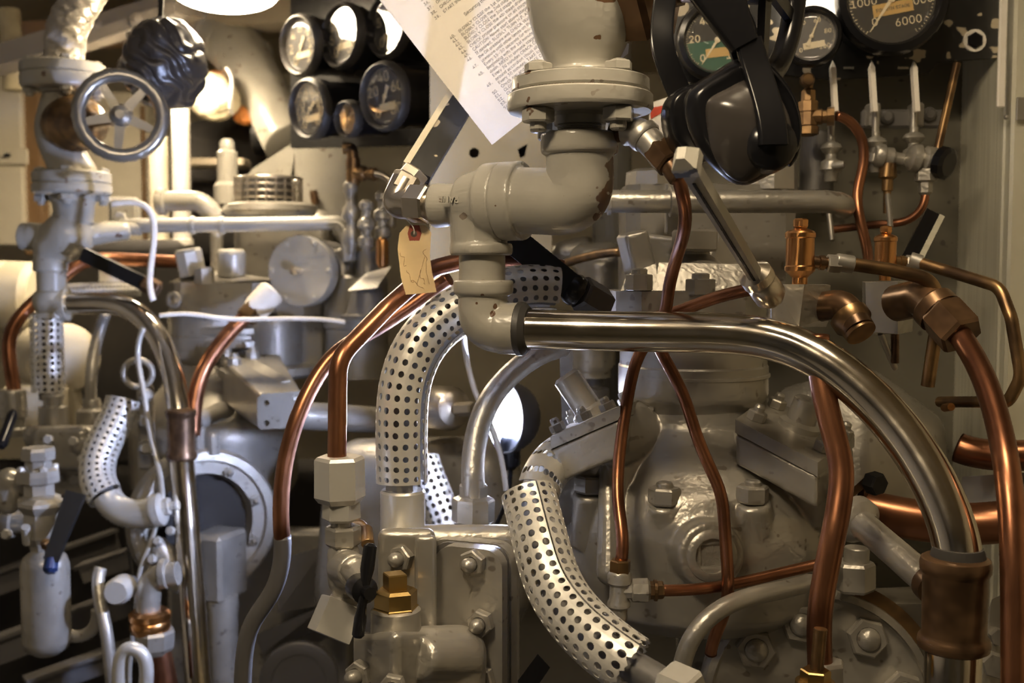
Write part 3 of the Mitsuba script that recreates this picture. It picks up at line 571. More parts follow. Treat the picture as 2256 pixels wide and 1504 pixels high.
# relief valves and their thin brass lines
def relief(name_label, x, y0, y1, Y, w, block, noz):
    t = thing('relief_valve', name_label, 'valve')
    h = y1 - y0; pr = lambda f: y0 + h * f
    part(t, 'body', vlt(x, y0, y1, Y, [(w * .30, y0), (w * .45, pr(.03)), (w * .45, pr(.10)), (w * .35, pr(.12)), (w * .9, pr(.17)), (w, pr(.20)), (w, pr(.26)), (w * .93, pr(.28)), (w * .93, pr(.68)), (w, pr(.70)), (w * .98, pr(.76)), (w * .6, pr(.84)), (w * .5, pr(.86)), (w * .5, y1)], 28), 'mat_copper_bright', smooth=30)
    part(t, 'cap_hex', vlt(x, y0, y0 + h * .1, Y, [(w * .4, pr(-.02)), (w * .5, pr(0)), (w * .5, pr(.09)), (w * .45, pr(.12))], 6), 'mat_copper_bright', smooth=False)
    part(t, 'outlet', lt((x + w * .8, pr(.63), Y), (x + w * 2.1, pr(.65), Y), [(w * .42, 0), (w * .42, .3), (w * .5, .34), (w * .5, .6), (w * .4, .62), (w * .4, 1)], 20), 'mat_brass')
    part(t, 'outlet_nut', hexp((x + w * 1.75, pr(.645), Y), (x + w * 2.7, pr(.66), Y), w * .62), 'mat_steel', smooth=False)
    return t
relief('bright copper relief valve with ribbed top standing on the pale cube block', 1764, 484, 632, 1.25, 33, None, None)
relief('smaller copper relief valve standing beside the black lever near the bulkhead', 1952, 500, 618, 1.36, 25, None, None)
t = thing('valve_block', 'pale grey cube block with a sloped corner under the bright relief valve', 'valve block')
part(t, 'block', hull([P(x, y, Y) for x, y, Y in ((1700, 626, 1.22), (1772, 626, 1.20), (1830, 628, 1.25), (1828, 700, 1.25), (1700, 720, 1.22), (1760, 720, 1.20), (1690, 626, 1.30), (1820, 626, 1.32), (1820, 720, 1.32), (1690, 720, 1.30))]), 'mat_silver', smooth=False)
c = fillet([P(1806, 676, 1.24), P(1858, 668, 1.225), P(1893, 726, 1.20)], .02, 8)
part(t, 'elbow', sweep(c, S(33, 1.22), 26), 'mat_bronze', 'brown elbow', smooth=60)
part(t, 'elbow_rim', lt((1866, 690, 1.22), (1898, 735, 1.20), [(34, 0), (43, .1), (43, .45), (36, .6), (34, 1)], 28), 'mat_brass')
t = thing('valve_block', 'dull grey cube block under the smaller copper relief valve', 'valve block')
part(t, 'block', hull([P(x, y, Y) for x, y, Y in ((1906, 622, 1.36), (1978, 620, 1.33), (2014, 620, 1.37), (2014, 660, 1.37), (1978, 736, 1.33), (1910, 730, 1.36), (1900, 620, 1.44), (2010, 618, 1.45), (2010, 730, 1.45), (1900, 735, 1.44))]), 'mat_silver', smooth=False)
part(t, 'stub', cyl((1940, 735, 1.37), (1972, 812, 1.39), 7, 7), 'mat_steel')
part(t, 'stub', cyl((1972, 735, 1.38), (1972, 800, 1.38), 9), 'mat_bronze')
t = thing('brass_line', 'bent brass line from the bright relief valve that turns down beside the grey block', 'tube')
part(t, 'tube', sweep(fillet(px3([(1848, 578, 1.25), (1960, 594, 1.245), (2058, 616, 1.24), (2068, 690, 1.24), (2044, 850, 1.25)]), .028, 8), .0078, 18), 'mat_brass', smooth=50)
part(t, 'ferrule', cyl((1842, 577, 1.25), (1880, 583, 1.249), 20), 'mat_steel')
t = thing('brass_line', 'bent brass line reaching over the silver cabinet edge and back', 'tube')
part(t, 'tube', sweep(fillet(px3([(2010, 574, 1.36), (2085, 596, 1.33), (2202, 632, 1.27), (2228, 700, 1.25), (2250, 830, 1.24), (2222, 885, 1.26), (2180, 885, 1.33), (2070, 885, 1.42)]), .028, 8), .0072, 18), 'mat_brass', smooth=50)
part(t, 'ferrule', cyl((2004, 572, 1.36), (2030, 580, 1.355), 18), 'mat_steel')
part(t, 'end_stub', cyl((2080, 898, 1.38), (2096, 896, 1.36), 9), 'mat_copper_bright')

t = thing('rear_casing', 'dim grey casing seen inside the bend of the polished pipe', 'casing')
part(t, 'shell', cast([mh((P(1900, 880, 1.72), .05), (P(2010, 960, 1.72), .05), (P(1880, 1100, 1.68), .05), (P(2020, 1110, 1.70), .05), (P(1760, 900, 1.75), .04))], .015, 4), 'mat_silver', smooth=True)
part(t, 'seam', hull([P(x, y, Y) for x, y in ((1962, 900), (1968, 900), (1985, 1100), (1979, 1100)) for Y in (1.655, 1.67)]), 'mat_silver_dark', smooth=False)
t = thing('tin_plate', 'bright curved tin plate beside the fat dark copper pipe', 'plate')
part(t, 'plate', hull([P(x, y, Y) for x, y, Y in ((2120, 1050, 1.46), (2260, 1040, 1.40), (2260, 1110, 1.38), (2110, 1125, 1.44), (2120, 1050, 1.48), (2260, 1110, 1.40))]), 'mat_silver_plain', smooth=False)
t = thing('flange_block', 'dim grey flange block with nuts between the brown coupling and the edge pipe', 'flange')
part(t, 'block', hull([P(x, y, Y) for x, y, Y in ((2185, 1320, 1.16), (2225, 1300, 1.16), (2225, 1620, 1.14), (2150, 1620, 1.14), (2160, 1400, 1.16), (2240, 1300, 1.3), (2240, 1620, 1.3), (2170, 1400, 1.3))]), 'mat_silver', smooth=False)
part(t, 'nut', lathes(P(2190, 1460, 1.15), unit([-.3, -1, .1]), .014, .016), 'mat_silver', smooth=False)
part(t, 'nut', lathes(P(2200, 1400, 1.155), unit([-.3, -1, .1]), .010, .012), 'mat_silver', smooth=False)

# ---------------------------------------------------------------- perforated sleeves
t = thing('perforated_sleeve', 'tall perforated metal sleeve hooked over beside the manila tag', 'pipe guard')
pc = spline(px3([(886, 1062, 1.30), (885, 1000, 1.30), (885, 930, 1.30), (892, 850, 1.305), (922, 768, 1.315), (980, 704, 1.33), (1060, 662, 1.34), (1140, 640, 1.35), (1225, 640, 1.36)]), 120)
part(t, 'sheet', perf(pc, .0312, 27, 15, .0036, math.radians(66), math.radians(66 + 344)), 'mat_perforated', smooth=60)
part(t, 'inner_pipe', sweep(pc, .019, 24), 'mat_silver_dark', 'dark pipe inside')
part(t, 'hex', hexp((885, 1052, 1.30), (885, 1098, 1.30), 36, turn=.2), 'mat_silver', smooth=False)
t = thing('perforated_sleeve', 'thick perforated metal sleeve with a slit and a torn end at the bottom', 'pipe guard')
pc = spline(px3([(1163, 1084, 1.18), (1180, 1150, 1.155), (1198, 1220, 1.125), (1222, 1290, 1.10), (1268, 1360, 1.07), (1330, 1420, 1.04), (1392, 1466, 1.02)]), 110)
part(t, 'sheet', perf(pc, .0300, 19, 16, .0038, math.radians(-24), math.radians(-24 + 356), jag=.006, seed=5), 'mat_perforated', smooth=60)
pe = px3([(1392, 1466, 1.02), (1470, 1512, .99)])
part(t, 'inner_pipe', cat(sweep(pc, .015, 20), sweep([pe[0], pe[1]], .0155, 24)), 'mat_silver_dark')
part(t, 'end_nut', hexp((1462, 1515, .99), (1530, 1545, .97), 66, turn=.3), 'mat_silver_plain', smooth=False)
t = thing('perforated_sleeve', 'bent scrap of perforated sleeve behind the top of the slit sleeve', 'pipe guard')
pc = spline(px3([(1180, 1085, 1.34), (1195, 1050, 1.36), (1222, 1018, 1.39), (1260, 995, 1.42)]), 24)
part(t, 'sheet', perf(pc, .030, 4, 15, .004, math.radians(-60), math.radians(150), jag=.012, seed=8), 'mat_perforated', smooth=60)
part(t, 'inner_pipe', sweep(pc, .019, 22), 'mat_silver')
t = thing('perforated_sleeve', 'distant pale perforated sleeve slanting between the manifold and the blurred machine', 'pipe guard')
pc = spline(px3([(930, 1010, 1.9), (955, 1080, 1.88), (985, 1160, 1.86), (1000, 1240, 1.85)]), 40)
part(t, 'sheet', perf(pc, .030, 14, 14, .0042), 'mat_perforated', smooth=60)
part(t, 'inner_pipe', sweep(pc, .02, 18), 'mat_silver_dark')

# ---------------------------------------------------------------- copper pipes and hose between the machines
t = thing('copper_pipe', 'kinked copper pipe rising from the big white hex nut past the manila tag', 'pipe')
part(t, 'tube', sweep(fillet(px3([(742, 1030, 1.23), (745, 790, 1.25), (850, 680, 1.30), (950, 592, 1.36), (1020, 574, 1.38), (1130, 572, 1.39), (1240, 590, 1.40)]), .05, 10), S(21, 1.24), 28), 'mat_copper', smooth=True)
t = thing('copper_pipe', 'long curved copper pipe sweeping down behind the kinked one and fading to grey', 'pipe')
pb = spline(px3([(990, 612, 1.52), (930, 655, 1.52), (830, 722, 1.50), (745, 775, 1.48), (692, 842, 1.46), (652, 930, 1.44), (628, 1020, 1.43), (619, 1110, 1.42), (622, 1190, 1.42)]), 80)
part(t, 'tube', sweep(pb, S(18, 1.44), 26), 'mat_copper', smooth=True)
part(t, 'grey_end', sweep(spline(px3([(622, 1180, 1.42), (618, 1250, 1.42), (596, 1310, 1.42), (560, 1365, 1.42), (540, 1430, 1.42), (534, 1540, 1.42)]), 50), S(19.5, 1.42), 24), 'mat_silver_dark', 'grey painted lower end', True)
t = thing('braided_hose', 'dull grey rubber hose arching from a hex nut past the work light', 'hose')
part(t, 'hose', sweep(spline(px3([(1044, 1105, 1.38), (1042, 1040, 1.38), (1048, 970, 1.40), (1072, 895, 1.42), (1118, 832, 1.45), (1170, 790, 1.47), (1240, 762, 1.50)]), 60), S(26, 1.4), 26), 'mat_silver', smooth=True)
part(t, 'ferrule', hexp((1043, 1066, 1.38), (1043, 1102, 1.38), 33, 8), 'mat_silver', smooth=False)
part(t, 'nut', lt((1043, 1092, 1.38), (1042, 1178, 1.38), [(36, 0), (46, .06), (48, .12), (48, .62), (40, .7), (28, .74), (28, 1)], 8), 'mat_silver', smooth=False)
t = thing('wire', 'thin white wire hanging beside the work light', 'wire')
part(t, 'strand', sweep(spline(px3([(1012, 690, 1.37), (1022, 740, 1.48), (1030, 800, 1.55), (1050, 870, 1.55), (1082, 940, 1.56), (1104, 1010, 1.57), (1115, 1080, 1.57)]), 40), S(7, 1.5), 10), 'mat_white', smooth=True)
t = thing('work_light', 'bare glaring bluish work light bulb behind the grey hose', 'lamp')
o = P(1124, 917, 1.74)
g = trimesh.creation.icosphere(3, 1.0); g.vertices = g.vertices * [S(34, 1.7), S(34, 1.7), S(52, 1.7)] + o
k = part(t, 'bulb', g, 'mat_white', 'glowing bulb', True)
scene[k]['emitter'] = {'type': 'area', 'radiance': rgb(*[LAMPS['work'][0] * x for x in LAMPS['work'][1]])}
ha = unit([-.86, -.52, .02]); hr = .056
part(t, 'hood', lathe(o + ha * .012, ha, [(hr * math.sin(q), -hr * math.cos(q)) for q in np.linspace(.05, math.pi / 2, 12)] + [(hr * 1.06, 0), (hr * 1.06, -.004)] + [(hr * 1.06 * math.sin(q), -hr * 1.06 * math.cos(q)) for q in np.linspace(math.pi / 2 - .1, .05, 10)], 40), 'mat_iron', 'dark dished reflector', smooth=60)
part(t, 'socket', lathe(o + [0, 0, -S(40, 1.7)], [0, .2, -1], [(S(16, 1.7), 0), (S(24, 1.7), .01), (S(24, 1.7), .05), (S(12, 1.7), .06)], 20), 'mat_black')
part(t, 'cord', sweep(spline([o + [0, .01, -.07], o + [-.03, .05, -.2], o + [-.12, .1, -.35], o + [-.2, .1, -.9]], 30), .004, 10), 'mat_black', smooth=True)

# ---------------------------------------------------------------- manila tag
t = thing('tag', 'manila paper tag with brown reinforced eyelet and faint handwriting hanging under the nickel elbow', 'tag')
YT = 1.30; ol = [(895, 497), (880, 513), (876, 547), (883, 610), (894, 649), (962, 643), (952, 600), (947, 564), (950, 512), (937, 496)]
hole = Point(P(912, 515, YT)[[0, 2]]).buffer(S(7, YT))
pl = Polygon([P(x, y, YT)[[0, 2]] for x, y in ol]).difference(hole)
def flat(poly, Y, th):
    m = trimesh.creation.extrude_polygon(poly, th, engine='earcut'); v = m.vertices
    m.vertices = np.stack([v[:, 0], Y - v[:, 2], v[:, 1]], 1); m.invert(); return m
part(t, 'card', flat(pl, YT, .0004), 'mat_tan', smooth=False)
part(t, 'eyelet', flat(Polygon([P(x, y, YT)[[0, 2]] for x, y in ((903, 496), (898, 514), (902, 530), (924, 530), (929, 514), (924, 496))]).difference(hole), YT - .0004, .0003), 'mat_redbrown', 'red-brown reinforced eyelet', smooth=False)
rng = random.Random(3); st = []
for x0, y0, n_, dx, dy, am in ((884, 556, 5, 3, 8, 6), (892, 595, 6, 4, 6, 6), (905, 620, 7, 5, 2, 5), (935, 555, 9, 1, 8, 7), (925, 600, 6, 2, 6, 8)):
    q = [(x0 + dx * i + rng.uniform(-am, am) * .6, y0 + dy * i + rng.uniform(-am, am)) for i in range(n_)]
    st.append(sweep(spline([P(x, y, YT - .0006) for x, y in q if 872 < x < 950], 40), .00022, 5))
st.append(sweep([P(936, 565, YT - .0006), P(918, 628, YT - .0006)], .0002, 5))
part(t, 'handwriting', st, 'mat_ink_brown', 'faint brown pencil handwriting', smooth=False)
part(t, 'string', sweep(spline(px3([(912, 516, 1.296), (910, 500, 1.294), (900, 488, 1.30), (893, 478, 1.32)]), 16), .0006, 8), 'mat_white')

# ---------------------------------------------------------------- manifold block low in the middle
t = thing('manifold', 'silver painted manifold block with domed nuts and a brass square plug', 'manifold block')
yaw = 20
Rm = rot(-yaw)                                                      # the cover plate looks past the camera to the left
def face_plate(x0, x1, y0, y1, Y, th, rad, yaw_=yaw):
    """A round-cornered plate; its front centre stands at the middle of the picture box."""
    c0 = P((x0 + x1) / 2, (y0 + y1) / 2, Y); w = S(x1 - x0, Y) / math.cos(math.radians(yaw_)); h = S(y1 - y0, Y)
    sh = Polygon([(-w / 2, -h / 2), (w / 2, -h / 2), (w / 2, h / 2), (-w / 2, h / 2)]).buffer(-rad).buffer(rad, 6)
    m = trimesh.creation.extrude_polygon(sh, th, engine='earcut'); v = m.vertices
    v = np.stack([v[:, 0], v[:, 2], v[:, 1]], 1) @ rot(-yaw_).T; m.vertices = v + c0; m.invert(); return m
part(t, 'body', cast([mh(*[(P(x, y, Y), .018) for x in (870, 1112) for y in (1188, 1580) for Y in (1.30, 1.42)])], .012, 4), 'mat_silver', smooth=True)
nf = rot(-yaw) @ np.array([0, -1, 0.0])
part(t, 'gasket', face_plate(950, 1120, 1192, 1600, 1.240, .006, .02), 'mat_silver_dark', 'dark gasket edge')
part(t, 'cover', face_plate(954, 1108, 1200, 1600, 1.222, .018, .022), 'mat_silver', smooth=30)
part(t, 'back_flange', face_plate(940, 1128, 1186, 1600, 1.262, .020, .022), 'mat_silver', smooth=30)
def dome_nut(o, ax, r, k, name='nut', m='mat_silver'):
    kk = part(k, name, lathes(o, ax, r, r * .9, turn=o[0] * 40, ch=.15), m, smooth=False)
    return part(k, 'stud_dome', lathe(o + ax * r * .85, ax, [(r * .56, 0), (r * .56, r * .5), (r * .48, r * .75), (r * .3, r * .92), (0, r)], 20), m, smooth=True)
for x, y in ((1042, 1236), (1060, 1368), (1062, 1490)):
    dome_nut(P(x + 4, y, 1.222 - (x - 1030) * .0002), nf, S(31, 1.2), t)
part(t, 'side_block', cast([mh(*[(P(x, y, Y), .010) for x in (852, 940) for y in (1182, 1400) for Y in (1.235, 1.33)]), mh((P(886, 1185, 1.30), .024), (P(886, 1235, 1.30), .024))], .007, 5), 'mat_silver', smooth=True)
part(t, 'rib', cast([mh(*[(P(x, y, Y), .006) for x in (925, 950) for y in (1190, 1395) for Y in (1.212, 1.25)])], .006, 3), 'mat_silver', smooth=True)
part(t, 'socket', vlt(887, 1078, 1185, 1.30, [(46, 1078), (50, 1083), (50, 1180), (56, 1192)], 44), 'mat_silver_plain', smooth=30)
dome_nut(P(892, 1226, 1.232), unit([-.55, -1, .05]), S(30, 1.22), t)
part(t, 'plug_base', vlt(872, 1338, 1420, 1.17, [(50, 1338), (56, 1342), (57, 1400), (66, 1425)], 44), 'mat_silver', smooth=30)
k = part(t, 'plug', vlt(872, 1298, 1342, 1.17, [(40, 1296), (49, 1302), (49, 1334), (52, 1336), (52, 1342)], 6, .2), 'mat_brass_bright', 'brass hexagon plug with square head', smooth=False)
part(k, 'square_head', vlt(870, 1262, 1304, 1.17, [(28, 1262), (30, 1265), (30, 1300)], 4, .35), 'mat_brass_bright', smooth=False)
part(t, 'lower_body', cast([mh(*[(P(x, y, Y), .008) for x, Y in ((795, 1.20), (872, 1.11), (948, 1.18), (880, 1.30)) for y in (1408, 1580)]), mcyl(P(920, 1450, 1.14), P(1030, 1452, 1.20), S(48, 1.15), S(52, 1.2), 30), mh((P(930, 1440, 1.17), .03), (P(1010, 1440, 1.2), .032), (P(930, 1560, 1.17), .03), (P(1010, 1560, 1.2), .03))], .007, 5), 'mat_silver', smooth=True)
dome_nut(P(800, 1482, 1.165), unit([-.5, -1, .05]), S(33, 1.16), t); dome_nut(P(868, 1512, 1.10), unit([-.1, -1, .1]), S(33, 1.12), t)
part(t, 'bonnet', cat(hexp((802, 1175, 1.33), (850, 1180, 1.33), 26), cyl((880, 1245, 1.235), (920, 1262, 1.21), 20)), 'mat_silver', smooth=False) if 0 else None

# ball valve with black tee handle
t = thing('ball_valve', 'silver shut-off valve with big white hex nut and black tee handle before the manifold', 'valve')
part(t, 'top_nut', vlt(748, 1008, 1106, 1.23, [(50, 1005), (56, 1012), (57, 1094), (48, 1106)], 6, .25), 'mat_silver_plain', 'big pale hexagon nut', smooth=False)
part(t, 'lower_nut', vlt(752, 1106, 1150, 1.23, [(42, 1106), (43, 1140), (36, 1146)], 6, .5), 'mat_silver_plain', smooth=False)
part(t, 'neck', vlt(752, 1140, 1172, 1.23, [(26, 1140), (24, 1150), (25, 1170)], 24), 'mat_silver')
part(t, 'gland_nut', vlt(756, 1160, 1200, 1.23, [(38, 1158), (40, 1164), (40, 1196), (34, 1202)], 6, .3), 'mat_silver', smooth=False)
bv = P(758, 1250, 1.23)
part(t, 'body', cast([mh((P(757, 1222, 1.23), S(38, 1.2)), (P(760, 1275, 1.23), S(40, 1.2))), mcyl(P(757, 1200, 1.23), P(762, 1330, 1.23), S(31, 1.2), S(30, 1.2), 30), mcyl(bv, P(782, 1258, 1.185), S(42, 1.2), S(38, 1.2), 36)], .004, 4), 'mat_silver', smooth=True)
part(t, 'stem', cat(lt((778, 1256, 1.19), (800, 1290, 1.155), [(34, 0), (34, .12), (26, .2), (20, .5), (17, 1)], 28)), 'mat_silver', smooth=40)
part(t, 'bottom_collar', vlt(760, 1308, 1345, 1.23, [(28, 1306), (33, 1310), (33, 1322), (26, 1326), (26, 1345)], 28), 'mat_silver')
part(t, 'bottom_nut', hexp((755, 1325, 1.23), (722, 1402, 1.215), 58, 4, .5, .02), 'mat_silver_plain', 'pale square nut at the bottom', smooth=False)
tb_ = lambda p, q, r: sweep([P(*p), P(*q)], r, 12)
k = part(t, 'handle', lt((817, 1196, 1.15), (788, 1405, 1.13), [(8, 0), (15, .03), (16, .28), (11, .4), (12, .58), (10, .66), (14, .8), (14, .97), (8, 1)], 14), 'mat_black', 'black tee handle')
part(k, 'handle_hub', cat(lt((786, 1290, 1.165), (816, 1308, 1.125), [(24, 0), (30, .1), (30, .6), (14, .7), (14, 1)], 24)), 'mat_black')
part(t, 'bleed_cap', cat(tb([(775, 1155, 1.27), (798, 1152, 1.27), (808, 1178, 1.26)], 10, bend=.01), cyl((806, 1165, 1.26), (810, 1198, 1.24), 15)), 'mat_brass')
t = thing('hand_clip', 'black square clip at the bottom edge between the manifold and the slit sleeve', 'clip')
part(t, 'jaw', hull([P(x, y, Y) for x, y, Y in ((1140, 1500, 1.06), (1185, 1440, 1.06), (1212, 1470, 1.06), (1165, 1540, 1.06), (1140, 1500, 1.09), (1185, 1440, 1.09), (1212, 1470, 1.09), (1165, 1540, 1.09))]), 'mat_black', smooth=False)

# ---------------------------------------------------------------- ear muffs hung on the valve wheel
t = thing('ear_muffs', 'black ear muffs hanging by their headband in front of the gauges', 'ear muffs')
YE = 1.02
def loft(outline, Y, layers, n=64):
    """A closed outline of picture points carried through layers of (scale, metres towards the camera, shift)."""
    p = np.array([P(x, y, Y) for x, y in outline]); p = np.vstack([p, p[:1]])
    from scipy.interpolate import CubicSpline
    s = np.r_[0, np.cumsum(np.linalg.norm(np.diff(p, axis=0), axis=1))]; r = CubicSpline(s, p, bc_type='periodic')(np.linspace(0, s[-1], n, endpoint=False))
    c = r.mean(0); v = np.vstack([c + (r - c) * sc + np.array([dx, -dy, dz]) for sc, dy, dx, dz in layers] )
    i, j = np.meshgrid(np.arange(len(layers) - 1), np.arange(n), indexing='ij'); k = (j + 1) % n
    q = np.stack([i * n + j, i * n + k, (i + 1) * n + k, (i + 1) * n + j], -1).reshape(-1, 4)
    v = np.vstack([v, v[:n].mean(0), v[-n:].mean(0)]); N = len(v); a = np.arange(n); b = (a + 1) % n; o = (len(layers) - 1) * n
    f = np.vstack([q[:, [0, 1, 2]], q[:, [0, 2, 3]], np.stack([b, a, a * 0 + N - 2], 1), np.stack([o + a, o + b, a * 0 + N - 1], 1)])
    m = trimesh.Trimesh(v, f, process=False)
    if m.volume < 0: m.invert()
    return m
rim = [(1512, 215), (1570, 168), (1628, 138), (1675, 145), (1712, 178), (1742, 226), (1756, 285), (1748, 340), (1715, 372), (1670, 396), (1632, 408), (1590, 388), (1548, 345), (1520, 295), (1509, 250)]
part(t, 'cushion', loft(rim, YE + .055, [(.85, 0, -.004, 0), (.95, .002, -.004, 0), (1.0, .012, -.003, 0), (1.0, .024, -.003, 0), (.96, .032, -.002, 0)]), 'mat_black', 'thick black cushion', smooth=50)
part(t, 'shell', loft(rim, YE + .024, [(1.0, 0, 0, 0), (1.015, .006, 0, 0), (1.0, .014, 0, 0), (.93, .020, .002, 0), (.86, .022, .004, 0), (.82, .020, .006, 0)]), 'mat_black', smooth=50)
panel = [(1556, 225), (1600, 196), (1638, 178), (1690, 190), (1725, 235), (1742, 290), (1735, 338), (1700, 368), (1632, 402), (1592, 376), (1562, 322), (1553, 265)]
part(t, 'face_plate', loft(panel, YE + .008, [(1.0, 0, 0, 0), (.99, .006, 0, 0), (.90, .012, .002, .001), (.75, .018, .004, .002), (.5, .023, .006, .003), (.2, .025, .007, .004)]), 'mat_muff', 'smooth dark grey face plate', smooth=60)
part(t, 'pivot', lathe(P(1688, 322, YE + .004), unit([.10, -1, .05]), [(S(62, YE), -.010), (S(60, YE), .012), (S(52, YE), .020), (S(30, YE), .0245), (0, .026)], 40), 'mat_black', 'round black pivot cap', smooth=50)
def ribbon(pts, Y, w0, w1, th):
    """A strap through picture points with its width in pixels from w0 to w1."""
    c = spline(px3(pts, Y), 30); d = np.gradient(c, axis=0); d /= np.linalg.norm(d, axis=1, keepdims=True); e = np.cross(d, [0, 1, 0]); e /= np.linalg.norm(e, axis=1, keepdims=True)
    w = np.interp(np.linspace(0, 1, 30), np.linspace(0, 1, 2), [S(w0, Y), S(w1, Y)])[:, None]; nn = np.cross(e, d)
    sec = [(-1, -.6), (-.8, -1), (.8, -1), (1, -.6), (1, .6), (.8, 1), (-.8, 1), (-1, .6)]
    v = np.vstack([c + e * w * a / 2 + nn * th * b / 2 for a, b in sec]); n = 30; f = []
    for k in range(8):
        k2 = (k + 1) % 8
        for i in range(n - 1): f += [[k * n + i, k2 * n + i, k2 * n + i + 1], [k * n + i, k2 * n + i + 1, k * n + i + 1]]
    for i in range(1, 7): f += [[0, (i + 1) * n, i * n], [n - 1, i * n + n - 1, (i + 1) * n + n - 1]]
    m = trimesh.Trimesh(v, f, process=False)
    if m.volume < 0: m.invert()
    return m
part(t, 'arm', ribbon([(1648, 88, YE), (1672, 170, YE - .006), (1695, 250, YE - .018), (1704, 320, YE - .024)], YE, 58, 62, .012), 'mat_black', smooth=50)
part(t, 'slider', ribbon([(1560, -60, YE + .004), (1596, 15, YE + .002), (1640, 100, YE)], YE, 130, 62, .016), 'mat_black', smooth=50)
part(t, 'headband', ribbon([(1640, -190, YE + .05), (1585, -120, YE + .02), (1556, -45, YE + .005)], YE, 120, 120, .010), 'mat_black', smooth=50)
part(t, 'rear_strap', ribbon([(1468, -80, YE + .10), (1462, 20, YE + .10), (1460, 100, YE + .09), (1484, 175, YE + .085), (1508, 230, YE + .08)], YE, 52, 56, .006), 'mat_black', smooth=50)
rear = [(1455, 262), (1464, 226), (1492, 206), (1540, 202), (1575, 230), (1575, 330), (1545, 362), (1500, 352), (1466, 312)]
part(t, 'rear_cup', loft(rear, YE + .118, [(.9, 0, 0, 0), (1.02, .008, 0, 0), (1.04, .03, 0, 0), (.96, .05, 0, 0), (.8, .056, 0, 0)]), 'mat_black', 'second black ear cup behind', smooth=50)
part(t, 'wire_yoke', sweep(spline(px3([(1700, 165, YE + .02), (1735, 210, YE + .02), (1757, 270, YE + .018), (1756, 330, YE + .012), (1738, 362, YE + .004)]), 30), S(6, YE), 10), 'mat_black', smooth=True)

# ---------------------------------------------------------------- printed instruction sheet
t = thing('instruction_sheet', 'tilted white printed instruction sheet in a clear sleeve behind the valve bulb', 'paper sheet')
YP = 1.37; pr_, pu = np.array([.787, 0, .616]), np.array([-.616, 0, .787]); pn = np.array([0, -1.0, 0])
c0 = P(1084, 319, YP); W_, H_ = S(375, YP), S(485, YP)
def sheet(c, w, h, y, bend=.0):
    nx, ny = 10, 14; g = np.array([[(c + pr_ * w * i / nx + pu * h * j / ny + [0, y + bend * math.sin(2.2 * j / ny) * .5, 0]) for i in range(nx + 1)] for j in range(ny + 1)]).reshape(-1, 3)
    f = []
    for j in range(ny):
        for i in range(nx): a = j * (nx + 1) + i; f += [[a, a + 1, a + nx + 2], [a, a + nx + 2, a + nx + 1]]
    return trimesh.Trimesh(g, f, process=False)
part(t, 'page', sheet(c0, W_, H_, 0), 'mat_paper', smooth=True)
part(t, 'clear_sleeve', sheet(c0 - pr_ * S(4, YP) - pu * S(33, YP), W_ + S(10, YP), H_ + S(40, YP), -.0022), 'mat_glass', 'clear plastic sleeve', smooth=True)
LINES = [(0, '40.', 'SLOWLY CLOSE the 1st stage drain'), (1, '41.', 'SLOWLY CLOSE the 2nd stage drain'), (2, '42.', 'SLOWLY CLOSE the 3rd stage drain'), (3, '43.', 'SLOWLY CLOSE the 4th stage drain'), (4, '44.', 'CHECK proper pressure on all stages and'),
         (5, '45.', 'CAUTION: Never start above stage'), (6, '46.', 'If desired, SLOWLY TURN H.P. AX. Comp.'), (7, '', 'the Oil pressure and CHECK Water pressure'), (8, '47.', 'pressure until other lands on the DC Drive'), (9, '', 'Every 15-20 seconds for than 200 amps'), (10, '48.', 'Beginning with the 1st minutes, CRACK OPEN'), (11, '', 'drain. NEED to unmask stage and work'), (12, '', 'Every 30 minutes CRACK OPEN and also'),
         (13, '49.', 'around accordion visual oil and water'), (14, '', 'Every 30 minutes, TAKE log readings'), (15, '50.', 'Check pan and ROTATE Cuno oil filter'), (16, '51.', 'CLOSE the Drive motor'), (17, '52.', 'CLOSE'), (18, '53.', 'CHECK'), (19, '54.', 'STOP')]
num0 = P(993, 88, YP); step = S(10.0, YP); ink = []; cap = S(6.6, YP)
for i, no, s in LINES:
    o = num0 - pu * step * i + pn * .0003
    if no: ink.append(text(no, cap, o, pr_, pu, pn, .0002))
    ink.append(text(s, cap, o + pr_ * S(24, YP), pr_, pu, pn, .0002))
num1 = P(928, 4, YP)
for i, (no, s) in enumerate((('35.', 'CHECK the oil level in the sump'), ('36.', 'OPEN the cooling water inlet'), ('37.', 'OPEN all drain valves'), ('38.', 'CHECK lubricator oil'), ('39.', 'START the'))):
    o = num1 - pu * step * 1.25 * i + pn * .0003
    ink += [text(no, cap, o, pr_, pu, pn, .0002), text(s, cap, o + pr_ * S(24, YP), pr_, pu, pn, .0002)]
ink.append(text('Securing the Air Compressor', cap * 1.1, P(1025, 36, YP) + pn * .0003, pr_, pu, pn, .0002))
ink.append(text('On the Drive motor', cap * 1.1, P(1150, 172, YP) + pn * .0003, pr_, pu, pn, .0002, bold=True))
k = part(t, 'print', ink, 'mat_ink', 'numbered lines of black print', smooth=False); labels[k]['kind'] = 'stuff'

